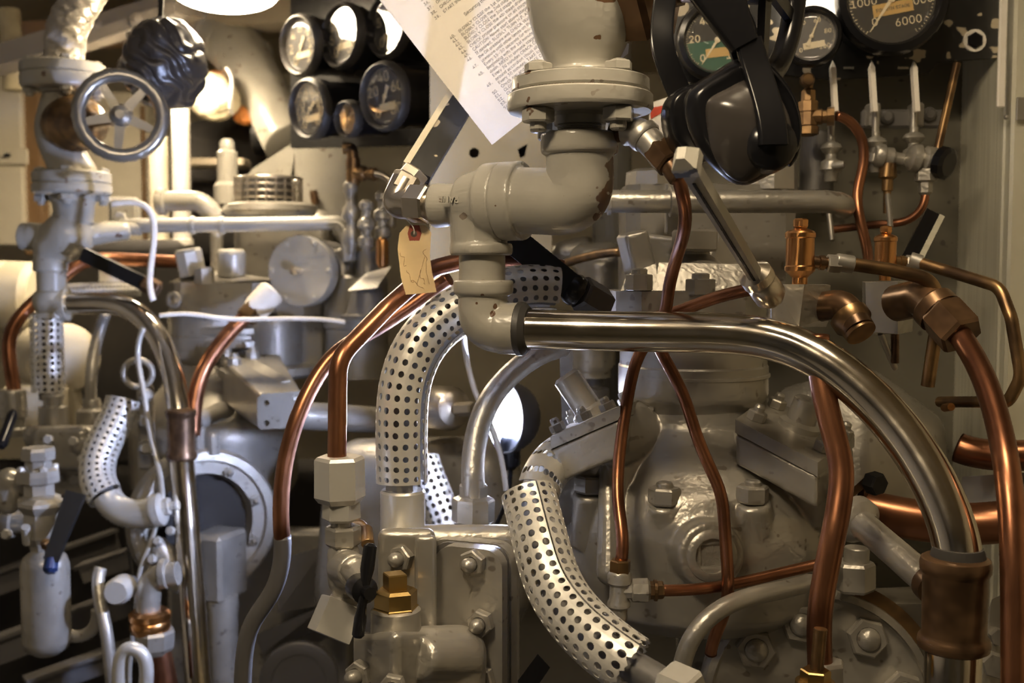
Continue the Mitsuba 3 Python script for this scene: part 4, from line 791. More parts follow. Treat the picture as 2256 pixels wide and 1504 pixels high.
# ---------------------------------------------------------------- gauges
def gauge(label, x, y, Y, r, back, roll, depth, nums, needle, face='mat_dial_black', plate='', plate_mat='mat_plate_yellow', bez='mat_black', group=None, num_h=.15, lower=None, ring=.80, numr=.56, span=270, px_=.05, pz_=-.30):
    t = thing('pressure_gauge', label, 'gauge', group=group)
    c = P(x, y, Y); n = -unit(back); R = S(r, Y)
    up0 = np.array([0, 0, 1.0]); right = unit(np.cross(up0, n)); up0 = np.cross(n, right); a = math.radians(roll)
    right, up = math.cos(a) * right + math.sin(a) * up0, math.cos(a) * up0 - math.sin(a) * right
    part(t, 'case', lathe(c, -n, [(R * .98, .010), (R * .98, depth * .3), (R * .92, depth * .34), (R * .92, depth), (R * .6, depth * 1.02)], 44), 'mat_black', smooth=35)
    part(t, 'bezel', lathe(c, n, [(R * ring * .99, -.012), (R * ring, -.001), (R * (ring + .05), .006), (R * .97, .004), (R * 1.02, -.004), (R * 1.02, -.014)], 48), bez, smooth=50)
    dial = lathe(c - n * .0105, n, [(R * ring * 1.02, 0), (R * ring * 1.02, .001), (0, .001)], 44)
    part(t, 'dial', dial, face, 'dark dial' if face == 'mat_dial_black' else 'dial', smooth=False)
    z = c - n * .0093
    if lower:
        an = np.linspace(math.pi, 2 * math.pi, 20); pts = [z + R * ring * .93 * (math.cos(q) * right + (math.sin(q)) * up) - up * R * .22 * 0 for q in an]
        part(t, 'colour_band', trimesh.Trimesh(np.array([z - up * 0] + pts), [[0, i + 1, i + 2] for i in range(19)], process=False), lower, smooth=False)
    pr = []
    for i, s in enumerate(nums):
        q = math.radians(225 - span * i / max(len(nums) - 1, 1)); o = z + n * .0003 + R * numr * (math.cos(q) * right + math.sin(q) * up)
        pr.append(text(s, R * num_h, o, right, up, n, .0004, center=True, bold=R < .06))
    for i in range(0, 61):
        q = math.radians(225 - span * i / 60); w = .03 if i % 5 else .06; d = math.cos(q) * right + math.sin(q) * up; e = np.cross(n, d)
        pr.append(hull([z + n * zz + R * rr * d + e * R * .006 * s for rr in (ring * .95 - w, ring * .95) for s in (-1, 1) for zz in (0, .0004)]))
    k = part(t, 'numerals', pr, 'mat_dial_print', 'printed scale and figures', smooth=False); labels[k]['kind'] = 'stuff'
    if plate:
        o = z + up * R * pz_ + right * R * px_
        kk = part(t, 'name_plate', hull([o + right * R * .36 * a_ + up * R * .11 * b_ + n * z_ for a_ in (-1, 1) for b_ in (-1, 1) for z_ in (0, .001)]), plate_mat, 'small yellowed plate', smooth=False)
        if len(plate) > 1: part(kk, 'lettering', text(plate, R * .058, o + n * .001, right, up, n, .0003, center=True, bold=True), 'mat_ink', smooth=False)
    q = math.radians(needle); d = math.cos(q) * right + math.sin(q) * up; e = np.cross(n, d); zc = c - n * .0075
    part(t, 'needle', cat(hull([zc + d * R * .70 + e * R * .008 * s for s in (-1, 1)] + [zc - d * 0 + e * R * .035 * s + n * z_ for s in (-1, 1) for z_ in (0, .001)]),
                          hull([zc - d * R * .34 + e * R * .075 * s + n * z_ for s in (-1, 1) for z_ in (0, .001)] + [zc + e * R * .03 * s for s in (-1, 1)]), lathe(zc, n, [(R * .075, -.001), (R * .07, .002), (0, .003)], 16)), 'mat_dial_print', smooth=False)
    part(t, 'glass', lathe(c - n * .0035, n, [(R * ring, 0), (R * ring * .7, .0012), (R * ring * .35, .0018), (0, .002)], 40), 'mat_glass', smooth=True)
    return t
RB = [.06, 1, .04]
gauge('large black gauge reading 1000 and 6000 at the top of the gauge board', 1968, -6, 1.60, 120, RB, 10, .07, ['0', '1000', '2000', '3000', '4000', '5000', '6000'], 228, plate='FOURTH STAGE', num_h=.14, numr=.50, span=286, px_=.0, pz_=-.17)
gauge('small pale-faced gauge between the valve wheel and the large black gauge', 1788, 78, 1.60, 64, [.25, 1, .06], 8, .06, ['0', '20', '40', '60', '80', '100'], 60, face='mat_silver_dark', plate=' ', plate_mat='mat_dial_print', num_h=.14)
gauge('gauge with a green and yellow dial half hidden behind the ear muffs', 1582, 86, 1.62, 88, RB, 6, .05, ['0', '20', '40', '60', '80', '100'], 232, face='mat_dial_black', lower='mat_dial_green', plate=' ', plate_mat='mat_plate_yellow', num_h=.17)

# ---------------------------------------------------------------- gauge panel, bulkhead plate, cabinet
t = thing('gauge_board', 'black chipped gauge panel with rounded corner above the three white levers', 'panel')
YB = 1.70
part(t, 'plate', flat(Polygon([P(x, y, YB)[[0, 2]] for x, y in ((1440, -160), (2198, -160), (2196, 118), (2190, 130), (2060, 140), (2040, 164), (1830, 178), (1700, 165), (1480, 190))]), YB, .012), 'mat_worn_black', smooth=False)
part(t, 'hex_nut', lathe(P(2146, 90, YB - .012), [0, -1, 0], [(S(24, YB), 0), (S(24, YB), .004), (S(18, YB), .004)], 30), 'mat_white', 'pale ring round a dark hexagon nut', smooth=False)
part(t, 'hex_bolt', lathe(P(2146, 90, YB - .014), [0, -1, 0], [(S(18, YB), 0), (S(18, YB), .005), (S(14, YB), .007)], 6), 'mat_black', smooth=False)
for x in (1990, 1870): part(t, 'bolt_chip', hull([P(x + dx, 150 + dy, YB - .013 + z) for dx in (-12, 12) for dy in (-3, 2) for z in (0, .002)]), 'mat_steel', smooth=False)
struct('wall_panel', flat(Polygon([P(x, y, 1.84)[[0, 2]] for x, y in ((1490, -240), (2215, -240), (2215, 1700), (1490, 1700))]).difference(Point(P(2132, 808, 1.84)[[0, 2]]).buffer(.006)), 1.84, .02), 'mat_olive', 'olive grey bulkhead plate behind the cocks')
struct('trim_1', cbox(P(2212, 500, 1.66) + [.003, .09, 0], (.014, .18, 1.9), None, .003), 'mat_brushed', 'bright edge of the cabinet')
t = thing('cabinet', 'tall brushed silver cabinet side at the edge of the picture', 'cabinet')
part(t, 'side', cbox(P(2216, 752, 1.64) + [.30, .30, -.35], (.60, .60, 2.0), None, .004), 'mat_brushed', smooth=False)
part(t, 'edge_strip', cbox(P(2210, 40, 1.63), (.012, .006, .26), None, .002), 'mat_white', smooth=False)
part(t, 'latch', cbox(P(2250, 240, 1.63), (S(22, 1.63), .004, S(50, 1.63)), None, .001), 'mat_steel', smooth=False)
part(t, 'screw', lathe(P(2217, 258, 1.638), [0, -1, 0], [(.004, 0), (.003, .003), (0, .004)], 12), 'mat_steel')
t = thing('bulkhead_lamp', 'white round lamp glowing behind the small pale gauge', 'lamp')
part(t, 'can', vlt(1800, -60, 50, 1.66, [(50, -60), (55, -50), (55, 36), (50, 48)], 36), 'mat_white')
scene[t + '__can']['emitter'] = {'type': 'area', 'radiance': rgb(1.6, 1.35, 1.0)}

# three cocks with white levers on a bar
t = thing('valve_bar', 'grey bracket bar with bolts that carries two of the white levers', 'bracket')
part(t, 'bar', cbox(P(1990, 262, 1.70), (S(185, 1.7), .012, S(40, 1.7)), None, .006), 'mat_silver_dark', smooth=False)
for x, y in ((1952, 258), (2045, 252)): part(t, 'bolt', lathe(P(x, y, 1.694), [0, -1, 0], [(S(15, 1.7), 0), (S(15, 1.7), .006), (S(9, 1.7), .010)], 20), 'mat_silver_dark')
for dx in (0, 95): part(t, 'clamp', cbox(P(1922 + dx, 255, 1.69), (S(24, 1.7), .03, S(52, 1.7)), None, .003), 'mat_silver', smooth=False)
def cock(label, x, y0, y1, Y, xl):
    t = thing('gauge_cock', label, 'valve')
    h = y1 - y0
    part(t, 'body', vlt(x, y0, y1, Y, [(9, y0), (9, y0 + h * .12), (20, y0 + h * .18), (24, y0 + h * .27), (19, y0 + h * .34), (12, y0 + h * .4), (12, y0 + h * .5), (22, y0 + h * .56), (24, y0 + h * .74), (16, y0 + h * .82), (13, y0 + h)], 20), 'mat_silver', smooth=45)
    a = P(xl + 4, 246, Y - .02); b = P(xl - 2, 150, Y - .02)
    part(t, 'lever', hull([a + [s * .0035, q * .006, 0] for s in (-1, 1) for q in (-1, 1)], [b + [s * .0035, q * .006, .0] for s in (-1, 1) for q in (-1, 1)], [b + [0, 0, .012]]), 'mat_white', 'thin white lever', smooth=False)
    part(t, 'stem', vlt(x, 236, y0 + 6, Y, [(8, 236), (8, y0 + 6)], 12), 'mat_steel')
    return t
k = cock('white lever cock beside the bronze tee, nearest the ear muffs', 1832, 300, 400, 1.68, 1836)
part(k, 'side_knob', cyl((1835, 365, 1.66), (1860, 362, 1.65), 8), 'mat_silver')
k = cock('white lever cock in the middle of the three', 1930, 290, 380, 1.67, 1922)
part(k, 'side_body', lt((1925, 340, 1.66), (1990, 352, 1.66), [(20, 0), (26, .1), (26, .3), (20, .36), (22, .6), (14, .7), (14, 1)], 20), 'mat_silver', smooth=45)
part(k, 'outlet', vlt(1956, 360, 470, 1.66, [(18, 360), (20, 390), (12, 396), (12, 420), (8, 422), (8, 470)], 16), 'mat_brass')
k = cock('white lever cock next to the round black knob', 2014, 280, 370, 1.66, 2015)
part(k, 'side_body', lt((2000, 345, 1.64), (2075, 358, 1.64), [(20, 0), (30, .1), (32, .3), (22, .4), (30, .5), (30, .85), (22, 1)], 20), 'mat_silver', smooth=45)
part(k, 'outlet', vlt(2040, 372, 432, 1.64, [(22, 372), (24, 376), (24, 398), (15, 402), (15, 424), (10, 430)], 6), 'mat_silver', smooth=False)
t = thing('ribbed_handwheel', 'round black ribbed knob beside the white lever cocks', 'knob')
pr = lt((2066, 356, 1.635), (2092, 362, 1.62), [(28, 0), (36, .2), (36, .8), (26, 1)], 12); part(t, 'knob', pr, 'mat_black', smooth=False)
t = thing('gauge_pipe_rod', 'dull brass rod slanting down from the gauge panel to the black knob', 'rod')
part(t, 'rod', cyl((2108, 140, 1.67), (2066, 330, 1.64), 9, 9, 14, .01), 'mat_brass')
t = thing('copper_line', 'copper line looping from the bronze tee fitting down the bulkhead', 'tube')
part(t, 'tube', sweep(spline(px3([(1842, 255, 1.64), (1872, 268, 1.64), (1898, 305, 1.64), (1902, 360, 1.64), (1890, 420, 1.64), (1892, 470, 1.63), (1906, 530, 1.60), (1912, 590, 1.55)]), 50), S(11, 1.64), 16), 'mat_copper', smooth=True)
t = thing('copper_line', 'copper line curving from under the cocks along the bulkhead behind the relief valves', 'tube')
part(t, 'tube', sweep(spline(px3([(2038, 428, 1.64), (2028, 462, 1.64), (1996, 486, 1.65), (1940, 494, 1.67), (1880, 500, 1.70), (1830, 506, 1.72)]), 40), S(9, 1.64), 14), 'mat_copper', smooth=True)
t = thing('tee_fitting', 'bronze tee fitting under the small pale gauge', 'pipe fitting')
part(t, 'run', vlt(1782, 170, 300, 1.65, [(10, 170), (10, 195), (16, 200), (16, 222), (22, 224), (22, 246), (20, 248), (20, 276), (24, 280), (24, 296), (14, 300)], 8), 'mat_brass', smooth=30)
part(t, 'branch', lt((1782, 258, 1.65), (1838, 256, 1.64), [(17, 0), (17, .5), (14, .55), (14, .7), (20, .72), (20, 1)], 8), 'mat_brass', smooth=30)
part(t, 'screw', lathe(P(1776, 178, 1.62), [0, -1, 0], [(S(15, 1.62), 0), (S(15, 1.62), .01), (S(11, 1.62), .013)], 20), 'mat_brass')
t = thing('round_can', 'dark round canister behind the bronze tee below the small gauge', 'canister')
part(t, 'can', vlt(1800, 296, 420, 1.74, [(30, 290), (36, 300), (36, 420)], 28), 'mat_silver_dark')
for i, (p, q, lab) in enumerate((((1826, 470, 1.70), (1834, 530, 1.68), 'thin bright steel rod near the bright relief valve'), ((1955, 425, 1.66), (1962, 500, 1.62), 'thin bright steel rod above the smaller relief valve'))):
    t = thing('steel_rod', lab, 'rod'); part(t, 'rod', cyl(p, q, 6, 6, 12, .01), 'mat_steel')
t = thing('cock_handle', 'black lever with bright edge slanting beside the smaller relief valve', 'lever')
a, b = P(2052, 474, 1.50), P(2000, 575, 1.42); d = unit(b - a); e = unit(np.cross(d, [.3, 1, 0])); f_ = np.cross(e, d)
part(t, 'bar', bar(a, b, e, f_, S(16, 1.45), .007), 'mat_black', smooth=False)
part(t, 'edge', bar(a + e * S(20, 1.45), b + e * S(20, 1.45), e, f_, S(6, 1.45), .008), 'mat_brushed', smooth=False)
# holed cream plate and column behind the valve
struct('wall_plate', flat(Polygon([P(x, y, 2.05)[[0, 2]] for x, y in ((948, -60), (1215, -60), (1215, 640), (948, 640))]).difference(Point(P(1045, 338, 2.05)[[0, 2]]).buffer(.0095)).difference(Polygon([P(x, y, 2.05)[[0, 2]] for x, y in ((1140, 330), (1162, 318), (1156, 345), (1146, 350))])), 2.05, .012), 'mat_cream', 'cream plate with round holes behind the printed sheet')
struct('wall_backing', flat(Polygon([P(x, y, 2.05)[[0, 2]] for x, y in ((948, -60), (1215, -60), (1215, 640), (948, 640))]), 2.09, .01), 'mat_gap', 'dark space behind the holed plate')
struct('column', cyl((1345, -100, 2.0), (1350, 900, 2.05), 44, 44, 30, .01), 'mat_olive', 'blurred grey column behind the elbow')

t = thing('warning_card', 'small white card with an orange-red edge peeking out behind the second ear cup', 'card')
part(t, 'card', hull([P(x, y, Y) for x, y, Y in ((1430, 228, 1.62), (1476, 212, 1.62), (1476, 300, 1.62), (1430, 300, 1.62), (1430, 228, 1.625), (1476, 300, 1.625))]), 'mat_white', smooth=False)
part(t, 'red_edge', hull([P(x, y, Y) for x, y, Y in ((1432, 238, 1.618), (1462, 232, 1.618), (1458, 248, 1.618), (1434, 262, 1.618), (1432, 238, 1.62), (1434, 262, 1.62))]), 'mat_red', smooth=False)
t = thing('paddle_tag', 'pale paddle-shaped plate hanging beside the valve neck, with a red tip', 'plate')
part(t, 'plate', hull([P(x, y, Y) for x, y, Y in ((1372, 92, 1.28), (1386, 96, 1.28), (1384, 118, 1.28), (1352, 144, 1.28), (1350, 138, 1.28), (1372, 92, 1.285), (1384, 118, 1.285), (1350, 138, 1.285))]), 'mat_silver_plain', smooth=False)
part(t, 'red_tip', lathe(P(1364, 136, 1.275), [0, 0, 1], [(.006, -.004), (.006, .002), (.002, .004)], 14), 'mat_red')

# ---------------------------------------------------------------- far valve with handwheel, flanges, tee (the blurred twin of the near run)
YF = 2.36
t = thing('gate_valve', 'grey valve with brass bonnet and knurled five-spoke handwheel under the lagged pipe', 'valve')
part(t, 'upper_flange', vlt(138, 140, 196, YF, [(80, 140), (88, 144), (88, 164), (84, 167), (84, 168), (88, 170), (88, 190), (82, 198), (54, 200), (50, 206)], 56), 'mat_gray')
flange_bolts(t, P(138, 140, YF), [0, 0, 1], S(68, YF), 4, .5, S(14, YF), S(8, YF), 'mat_gray', S(56, YF))
c = spline([P(135, 195, YF), P(122, 235, YF), P(112, 275, YF), P(124, 320, YF), P(148, 365, YF), P(155, 390, YF)], 30)
part(t, 'body', cast([mt(sweep(c, np.interp(np.linspace(0, 1, 30), [0, .3, .6, 1], [S(36, YF), S(32, YF), S(36, YF), S(44, YF)]), 32)), mh((P(165, 350, YF), S(30, YF)), (P(190, 375, YF), S(22, YF)))], .008, 6), 'mat_gray', smooth=True)
wa = unit(P(272, 262, 2.08) - P(160, 275, YF))
part(t, 'bonnet', lt((140, 275, YF), (262, 262, 2.12), [(50, 0), (58, .12), (60, .25), (50, .3), (50, .42), (36, .5), (22, .58), (14, .66), (12, 1)], 24), 'mat_brass', 'brass bonnet behind the wheel')
handwheel(t, P(266, 254, 2.10), [.30, -1, -.06], S(86, 2.1), S(15, 2.1), 5, 'mat_hand_steel', .022, math.pi / 2 + .08, knob=260)
part(t, 'lower_flange', vlt(158, 380, 432, YF, [(76, 378), (82, 382), (82, 402), (78, 404), (78, 406), (83, 408), (83, 424), (76, 430), (50, 432), (46, 446)], 56), 'mat_gray')
flange_bolts(t, P(158, 380, YF), [0, 0, 1], S(64, YF), 4, .2, S(15, YF), S(9, YF), 'mat_gray', S(50, YF))
t = thing('pipe_run', 'grey pipe run of collar, round tee and nipples below the handwheel valve', 'pipe fitting')
part(t, 'collar', vlt(162, 436, 490, YF, [(46, 436), (47, 446), (44, 450), (40, 490)], 36), 'mat_gray')
part(t, 'tee', cast([mh((P(150, 520, YF), S(56, YF)), (P(120, 540, YF), S(46, YF))), mcyl(P(160, 470, YF), P(150, 530, YF), S(40, YF)), mcyl(P(60, 520, YF), P(150, 525, YF), S(30, YF)), mcyl(P(112, 540, YF), P(110, 600, YF), S(36, YF)), mcyl(P(150, 520, YF), P(285, 508, YF + .05), S(30, YF), S(18, YF))], .008, 5), 'mat_gray', smooth=True)
part(t, 'left_cap', lt((44, 520, YF), (70, 521, YF), [(22, 0), (30, .2), (30, 1)], 24), 'mat_gray')
part(t, 'nipple', vlt(112, 580, 660, YF, [(36, 580), (36, 586), (31, 590), (31, 640), (36, 644), (38, 660)], 30), 'mat_gray')
c = fillet([P(110, 650, YF), P(110, 672, YF), P(150, 670, YF)], .02, 6)
part(t, 'lower_elbow', cat(sweep(c, S(36, YF), 28), vlt(112, 690, 700, YF, [(38, 688), (38, 700)], 24)), 'mat_gray', smooth=45)
t = thing('lagged_pipe', 'rough shiny lagged pipe rising to the deckhead above the handwheel', 'pipe')
lg = sweep(spline(px3([(140, 146, YF), (142, 110, YF), (150, 60, YF), (176, 10, YF + .02), (214, -60, YF + .05), (240, -130, YF + .1)]), 160), S(42, YF), 60)
nn = meshkit.fbm(lg.vertices * 70, 3) - .5; lg.vertices = lg.vertices + lg.vertex_normals * nn[:, None] * .012
scene['mat_foil'] = {'type': 'twosided', 'bsdf': {'type': 'principled', 'base_color': rgb(.36, .33, .28), 'roughness': .32, 'metallic': .3}}
part(t, 'lagging', lg, 'mat_foil', smooth=True)
t = thing('polished_pipe', 'polished nickel pipe curving down to a brown coupling in the blurred far machine', 'pipe')
part(t, 'tube', sweep(spline(px3([(116, 668, YF), (200, 668, YF - .02), (262, 672, YF - .05), (315, 700, YF - .09), (355, 755, YF - .12), (382, 830, YF - .15), (395, 925, YF - .18)]), 70), .0222, 36), 'mat_chrome', smooth=True)
part(t, 'collar', lt((112, 668, YF), (136, 668, YF), [(26, 0), (29, .3), (27, 1)], 28), 'mat_steel')
part(t, 'coupling', vlt(398, 902, 1012, 2.15, [(30, 902), (34, 906), (33, 916), (30, 920), (30, 992), (34, 998), (34, 1008), (29, 1014)], 40), 'mat_bronze', 'brown ringed coupling')
part(t, 'lower_tube', sweep([P(399, 1000, 2.15), P(420, 1260, 2.10), P(440, 1560, 2.05)], S(27, 2.15), 32), 'mat_chrome', smooth=True)
t = thing('cock_handle', 'dark lever handle slanting below the far round tee', 'lever')
a, b = P(185, 560, 2.3), P(320, 625, 2.28); d = unit(b - a); e = unit(np.cross(d, [0, 1, 0])); f_ = np.cross(e, d)
part(t, 'bar', bar(a, b, e, f_, S(15, 2.3), .012), 'mat_black_matt', smooth=False)
part(t, 'end_nut', hexp((316, 622, 2.28), (350, 640, 2.28), 20), 'mat_bronze', smooth=False)

# perforated sleeves of the far machine
t = thing('perforated_sleeve', 'upright perforated sleeve under the far lower elbow', 'pipe guard')
pc = np.linspace(P(102, 692, 2.36), P(106, 862, 2.36), 20)
part(t, 'sheet', perf(pc, S(35, 2.36), 12, 14, .0042), 'mat_perforated', smooth=60)
part(t, 'inner_pipe', cat(vlt(104, 690, 880, 2.36, [(22, 690), (22, 880)], 20)), 'mat_silver_dark')
part(t, 'socket', vlt(116, 866, 960, 2.34, [(20, 866), (24, 872), (20, 886), (20, 892), (30, 896), (32, 960)], 26), 'mat_silver')
t = thing('perforated_sleeve', 'bent perforated sleeve leading down to a pale elbow in the far machine', 'pipe guard')
pc = spline(px3([(272, 880, 2.22), (248, 940, 2.2), (224, 990, 2.18), (214, 1040, 2.16), (232, 1092, 2.14)]), 60)
part(t, 'sheet', perf(pc, S(38, 2.2), 15, 14, .0036), 'mat_perforated', smooth=60)
part(t, 'inner_pipe', sweep(pc, .022, 18), 'mat_silver_dark')
part(t, 'elbow', cat(sweep(spline(px3([(236, 1092, 2.13), (262, 1122, 2.12), (300, 1132, 2.11), (348, 1124, 2.10)]), 24), S(32, 2.12), 26), lt((335, 1126, 2.1), (362, 1120, 2.1), [(34, 0), (37, .2), (37, .8), (30, 1)], 24)), 'mat_silver_plain', 'pale painted elbow', smooth=50)
part(t, 'bleed_screw', cat(lt((352, 1118, 2.1), (388, 1112, 2.1), [(20, 0), (20, .6), (10, .62), (10, 1)], 8)), 'mat_silver_plain', smooth=False)

# ---------------------------------------------------------------- far compressor
YR = 2.55
t = thing('compressor', 'blurred silver compressor casting behind the far polished bend', 'compressor')
part(t, 'casting', cast([mv(470, 790, 1100, YR, [(86, 790), (92, 820), (120, 860), (170, 900), (182, 940), (180, 1060), (150, 1110)]), mh((P(520, 830, 2.36), .012), (P(650, 880, 2.34), .012), (P(530, 890, 2.36), .012), (P(560, 820, 2.55), .03)), mh((P(400, 900, 2.4), .012), (P(360, 1000, 2.38), .014), (P(420, 960, 2.5), .04))], .012, 8), 'mat_silver', smooth=True)
part(t, 'barrel', vlt(470, 680, 812, YR, [(92, 680), (97, 684), (97, 735), (100, 738), (100, 778), (94, 792), (84, 800)], 56), 'mat_silver')
part(t, 'ribbed_flange', vlt(520, 700, 790, YR + .02, [(118, 715), (124, 718), (124, 730), (116, 733), (116, 742), (124, 745), (124, 758), (110, 764)], 56), 'mat_silver')
k = part(t, 'head', oct_(378, 572, 622, 694, YR - .14, .26, .02), 'mat_silver', smooth=False)
part(k, 'sloped_top', hull([P(x, y, Y) for x, y, Y in ((372, 622, 2.42), (600, 618, 2.42), (420, 600, 2.5), (600, 612, 2.6), (480, 592, 2.6), (372, 622, 2.6))]), 'mat_silver', smooth=False)
part(k, 'head_nut', vlt(450, 590, 626, 2.42, [(20, 588), (22, 592), (22, 626)], 6), 'mat_silver', smooth=False)
part(k, 'tilted_cap', lathe(P(425, 606, 2.46), [-.16, -.1, 1], [(S(30, 2.46), 0), (S(30, 2.46), S(52, 2.46)), (S(26, 2.46), S(58, 2.46))], 8), 'mat_silver_plain', 'pale tilted octagonal cap', smooth=False)
part(k, 'round_cap', lathe(P(510, 606, 2.48), [.03, -.12, 1], [(S(30, 2.46), 0), (S(32, 2.46), S(48, 2.46)), (S(27, 2.46), S(56, 2.46))], 36), 'mat_silver_plain', 'pale round cap')
part(k, 'neck', vlt(478, 560, 600, 2.56, [(14, 480), (14, 600)], 16), 'mat_silver')
part(k, 'ring_eye', lathe(P(388, 660, 2.38), [-.4, -1, 0], [(S(14, 2.38), 0), (S(18, 2.38), .004), (S(18, 2.38), .012), (S(10, 2.38), .014), (S(8, 2.38), .004)], 24), 'mat_silver')
part(t, 'valve_chest', cast([mh(*[(P(x, y, Y), .008) for x, y, Y in ((575, 872, 2.18), (655, 868, 2.22), (575, 935, 2.18), (655, 930, 2.22), (500, 800, 2.36), (610, 790, 2.44), (500, 880, 2.36))])], .01, 4), 'mat_silver', smooth=True)
fpl = flat(Polygon([P(x, y, 2.17)[[0, 2]] for x, y in ((570, 876), (580, 866), (662, 860), (664, 930), (650, 940), (578, 944), (570, 936))]).difference(Point(P(590, 886, 2.17)[[0, 2]]).buffer(.006)).difference(Point(P(652, 876, 2.17)[[0, 2]]).buffer(.006)).difference(Point(P(590, 930, 2.17)[[0, 2]]).buffer(.006)), 2.17, .012)
part(t, 'flange_plate', fpl, 'mat_silver', 'flange plate with empty bolt holes', smooth=False)
part(t, 'outlet_pipe', cyl((610, 912, 2.19), (838, 925, 2.3), 32, 30, 30, .01), 'mat_silver', smooth=60)
part(t, 'chest_top', hull([P(x, y, Y) for x, y, Y in ((480, 812, 2.36), (560, 790, 2.36), (640, 836, 2.26), (560, 858, 2.24), (480, 830, 2.36), (560, 812, 2.36), (640, 850, 2.26), (560, 872, 2.24))]), 'mat_silver', smooth=False)
for x, y, Y in ((516, 800, 2.34), (556, 786, 2.40), (500, 790, 2.42)): part(t, 'stud', vlt(x, y - 22, y + 14, Y, [(9, y - 22), (10, y - 14), (16, y - 12), (16, y + 14)], 8), 'mat_silver', smooth=False)
part(t, 'shoulder_stub', cyl((430, 930, 2.24), (500, 900, 2.36), 20, 22), 'mat_silver')
for x, y, Y in ((438, 968, 2.22), (470, 980, 2.22)): part(t, 'small_boss', vlt(x, y - 24, y + 20, Y, [(12, y - 26), (14, y - 20), (14, y + 20)], 10), 'mat_silver', smooth=False)

t = thing('round_cover', 'large blurred silver cover ring standing beside the far polished tube', 'cover')
cc, ca = P(455, 1150, 2.20), unit([.62, -1, .10])
R0 = .150
part(t, 'ring', lathe(cc, ca, [(R0 * .66, -.05), (R0, -.05), (R0, .0), (R0 * .96, .006), (R0 * .84, .006), (R0 * .82, -.004), (R0 * .66, -.006), (R0 * .62, -.04)], 72), 'mat_silver')
part(t, 'well', lathe(cc, ca, [(R0 * .64, -.049), (R0 * .64, -.034), (0, -.034)], 48), 'mat_gap', 'dark sunken middle')
u = unit(np.cross(ca, [0, 0, 1])); u = u if u[0] > 0 else -u; w = np.cross(u, ca); w = w if w[2] > 0 else -w
for kx in range(8):
    a = .3 + kx * math.pi / 4; o = cc + R0 * .72 * (math.cos(a) * u + math.sin(a) * w) - ca * .006
    dome_nut(o, ca, .012, t, 'bolt')
t = thing('crankcase', 'dark silver crankcase block under the far cover ring', 'engine block')
part(t, 'block', cast([mh(*[(P(x, y, Y), .02) for x in (390, 760) for y in (1180, 1640) for Y in (2.42, 2.6)])], .03, 4), 'mat_silver', smooth=True)
part(t, 'front_box', cbox(P(482, 1242, 2.20), (S(84, 2.2), .10, S(150, 2.2)), rot(-20), .008), 'mat_silver', 'boxy front housing', smooth=False)
part(t, 'front_column', vlt(490, 1310, 1640, 2.18, [(34, 1310), (36, 1340), (33, 1350), (33, 1640)], 30), 'mat_silver')
part(t, 'round_plate', lathe(P(658, 1500, 2.26), [.1, -1, .1], [(S(88, 2.26), -.02), (S(88, 2.26), 0), (S(82, 2.26), .004), (S(60, 2.26), .004), (S(58, 2.26), 0), (0, 0)], 48), 'mat_silver_dark', 'round plate near the bottom')
part(t, 'sloping_flange', hull([P(x, y, Y) for x, y, Y in ((560, 1400, 2.3), (720, 1330, 2.3), (760, 1360, 2.36), (580, 1440, 2.3), (600, 1380, 2.5), (760, 1320, 2.5))]), 'mat_silver_dark', smooth=False)
part(t, 'ledge', hull([P(x, y, Y) for x, y, Y in ((620, 1230, 2.34), (720, 1200, 2.36), (730, 1330, 2.36), (610, 1350, 2.32), (640, 1230, 2.5), (740, 1210, 2.5))]), 'mat_silver_dark', smooth=False)

# strainer, disc cover and pale pipe of the far machine
t = thing('coarse_screen', 'shiny square-meshed round screen on top of the far machine', 'screen')
cyl_c = P(592, 422, 2.62); Rr = S(72, 2.62); z0, z1 = P(592, 452, 2.62)[2], P(592, 394, 2.62)[2]
for i in range(5):
    z = z0 + (z1 - z0) * i / 4
    part(t, 'hoop', sweep(np.array([[cyl_c[0] + Rr * math.cos(a), cyl_c[1] + Rr * math.sin(a), z] for a in np.linspace(0, 2 * math.pi, 49)]), .0020 if i not in (0, 4) else .0036, 8, False), 'mat_nickel', smooth=True)
for i in range(22):
    a = i * 2 * math.pi / 22; o = np.array([cyl_c[0] + Rr * math.cos(a), cyl_c[1] + Rr * math.sin(a), z0])
    part(t, 'bar', sweep([o, o + [0, 0, z1 - z0]], .0024, 6), 'mat_nickel', smooth=True)
part(t, 'core', vlt(592, 396, 452, 2.62, [(52, 398), (52, 452)], 24), 'mat_gap', 'dark inside')
part(t, 'base', vlt(596, 448, 478, 2.62, [(84, 448), (100, 454), (104, 466), (96, 478)], 40), 'mat_silver')
t = thing('cylinder_block', 'pale silver upright cylinder block behind the round lettered disc', 'engine block')
part(t, 'block', cast([mh(*[(P(x, y, Y), .03) for x in (545, 705) for y in (490, 800) for Y in (2.62, 2.8)])], .025, 4), 'mat_silver', smooth=True)
part(t, 'side_cylinder', vlt(785, 600, 830, 2.5, [(62, 605), (68, 612), (72, 700), (74, 702), (74, 720), (70, 724), (70, 830)], 40), 'mat_silver')
part(t, 'top_boss', vlt(757, 548, 620, 2.48, [(20, 548), (26, 556), (26, 600), (34, 620)], 20), 'mat_silver')
part(t, 'top_boss', vlt(812, 552, 622, 2.46, [(26, 552), (30, 560), (30, 606), (38, 622)], 24), 'mat_silver')
part(t, 'stepped_base', vlt(600, 720, 860, 2.52, [(60, 700), (66, 720), (62, 800), (96, 806), (98, 822), (80, 830)], 40), 'mat_silver')
t = thing('cover_disc', 'round silver disc with raised lettering, rivets and a centre knob', 'cover')
dc, da = P(661, 596, 2.42), unit([-.30, -1, .02]); Rd = S(79, 2.42)
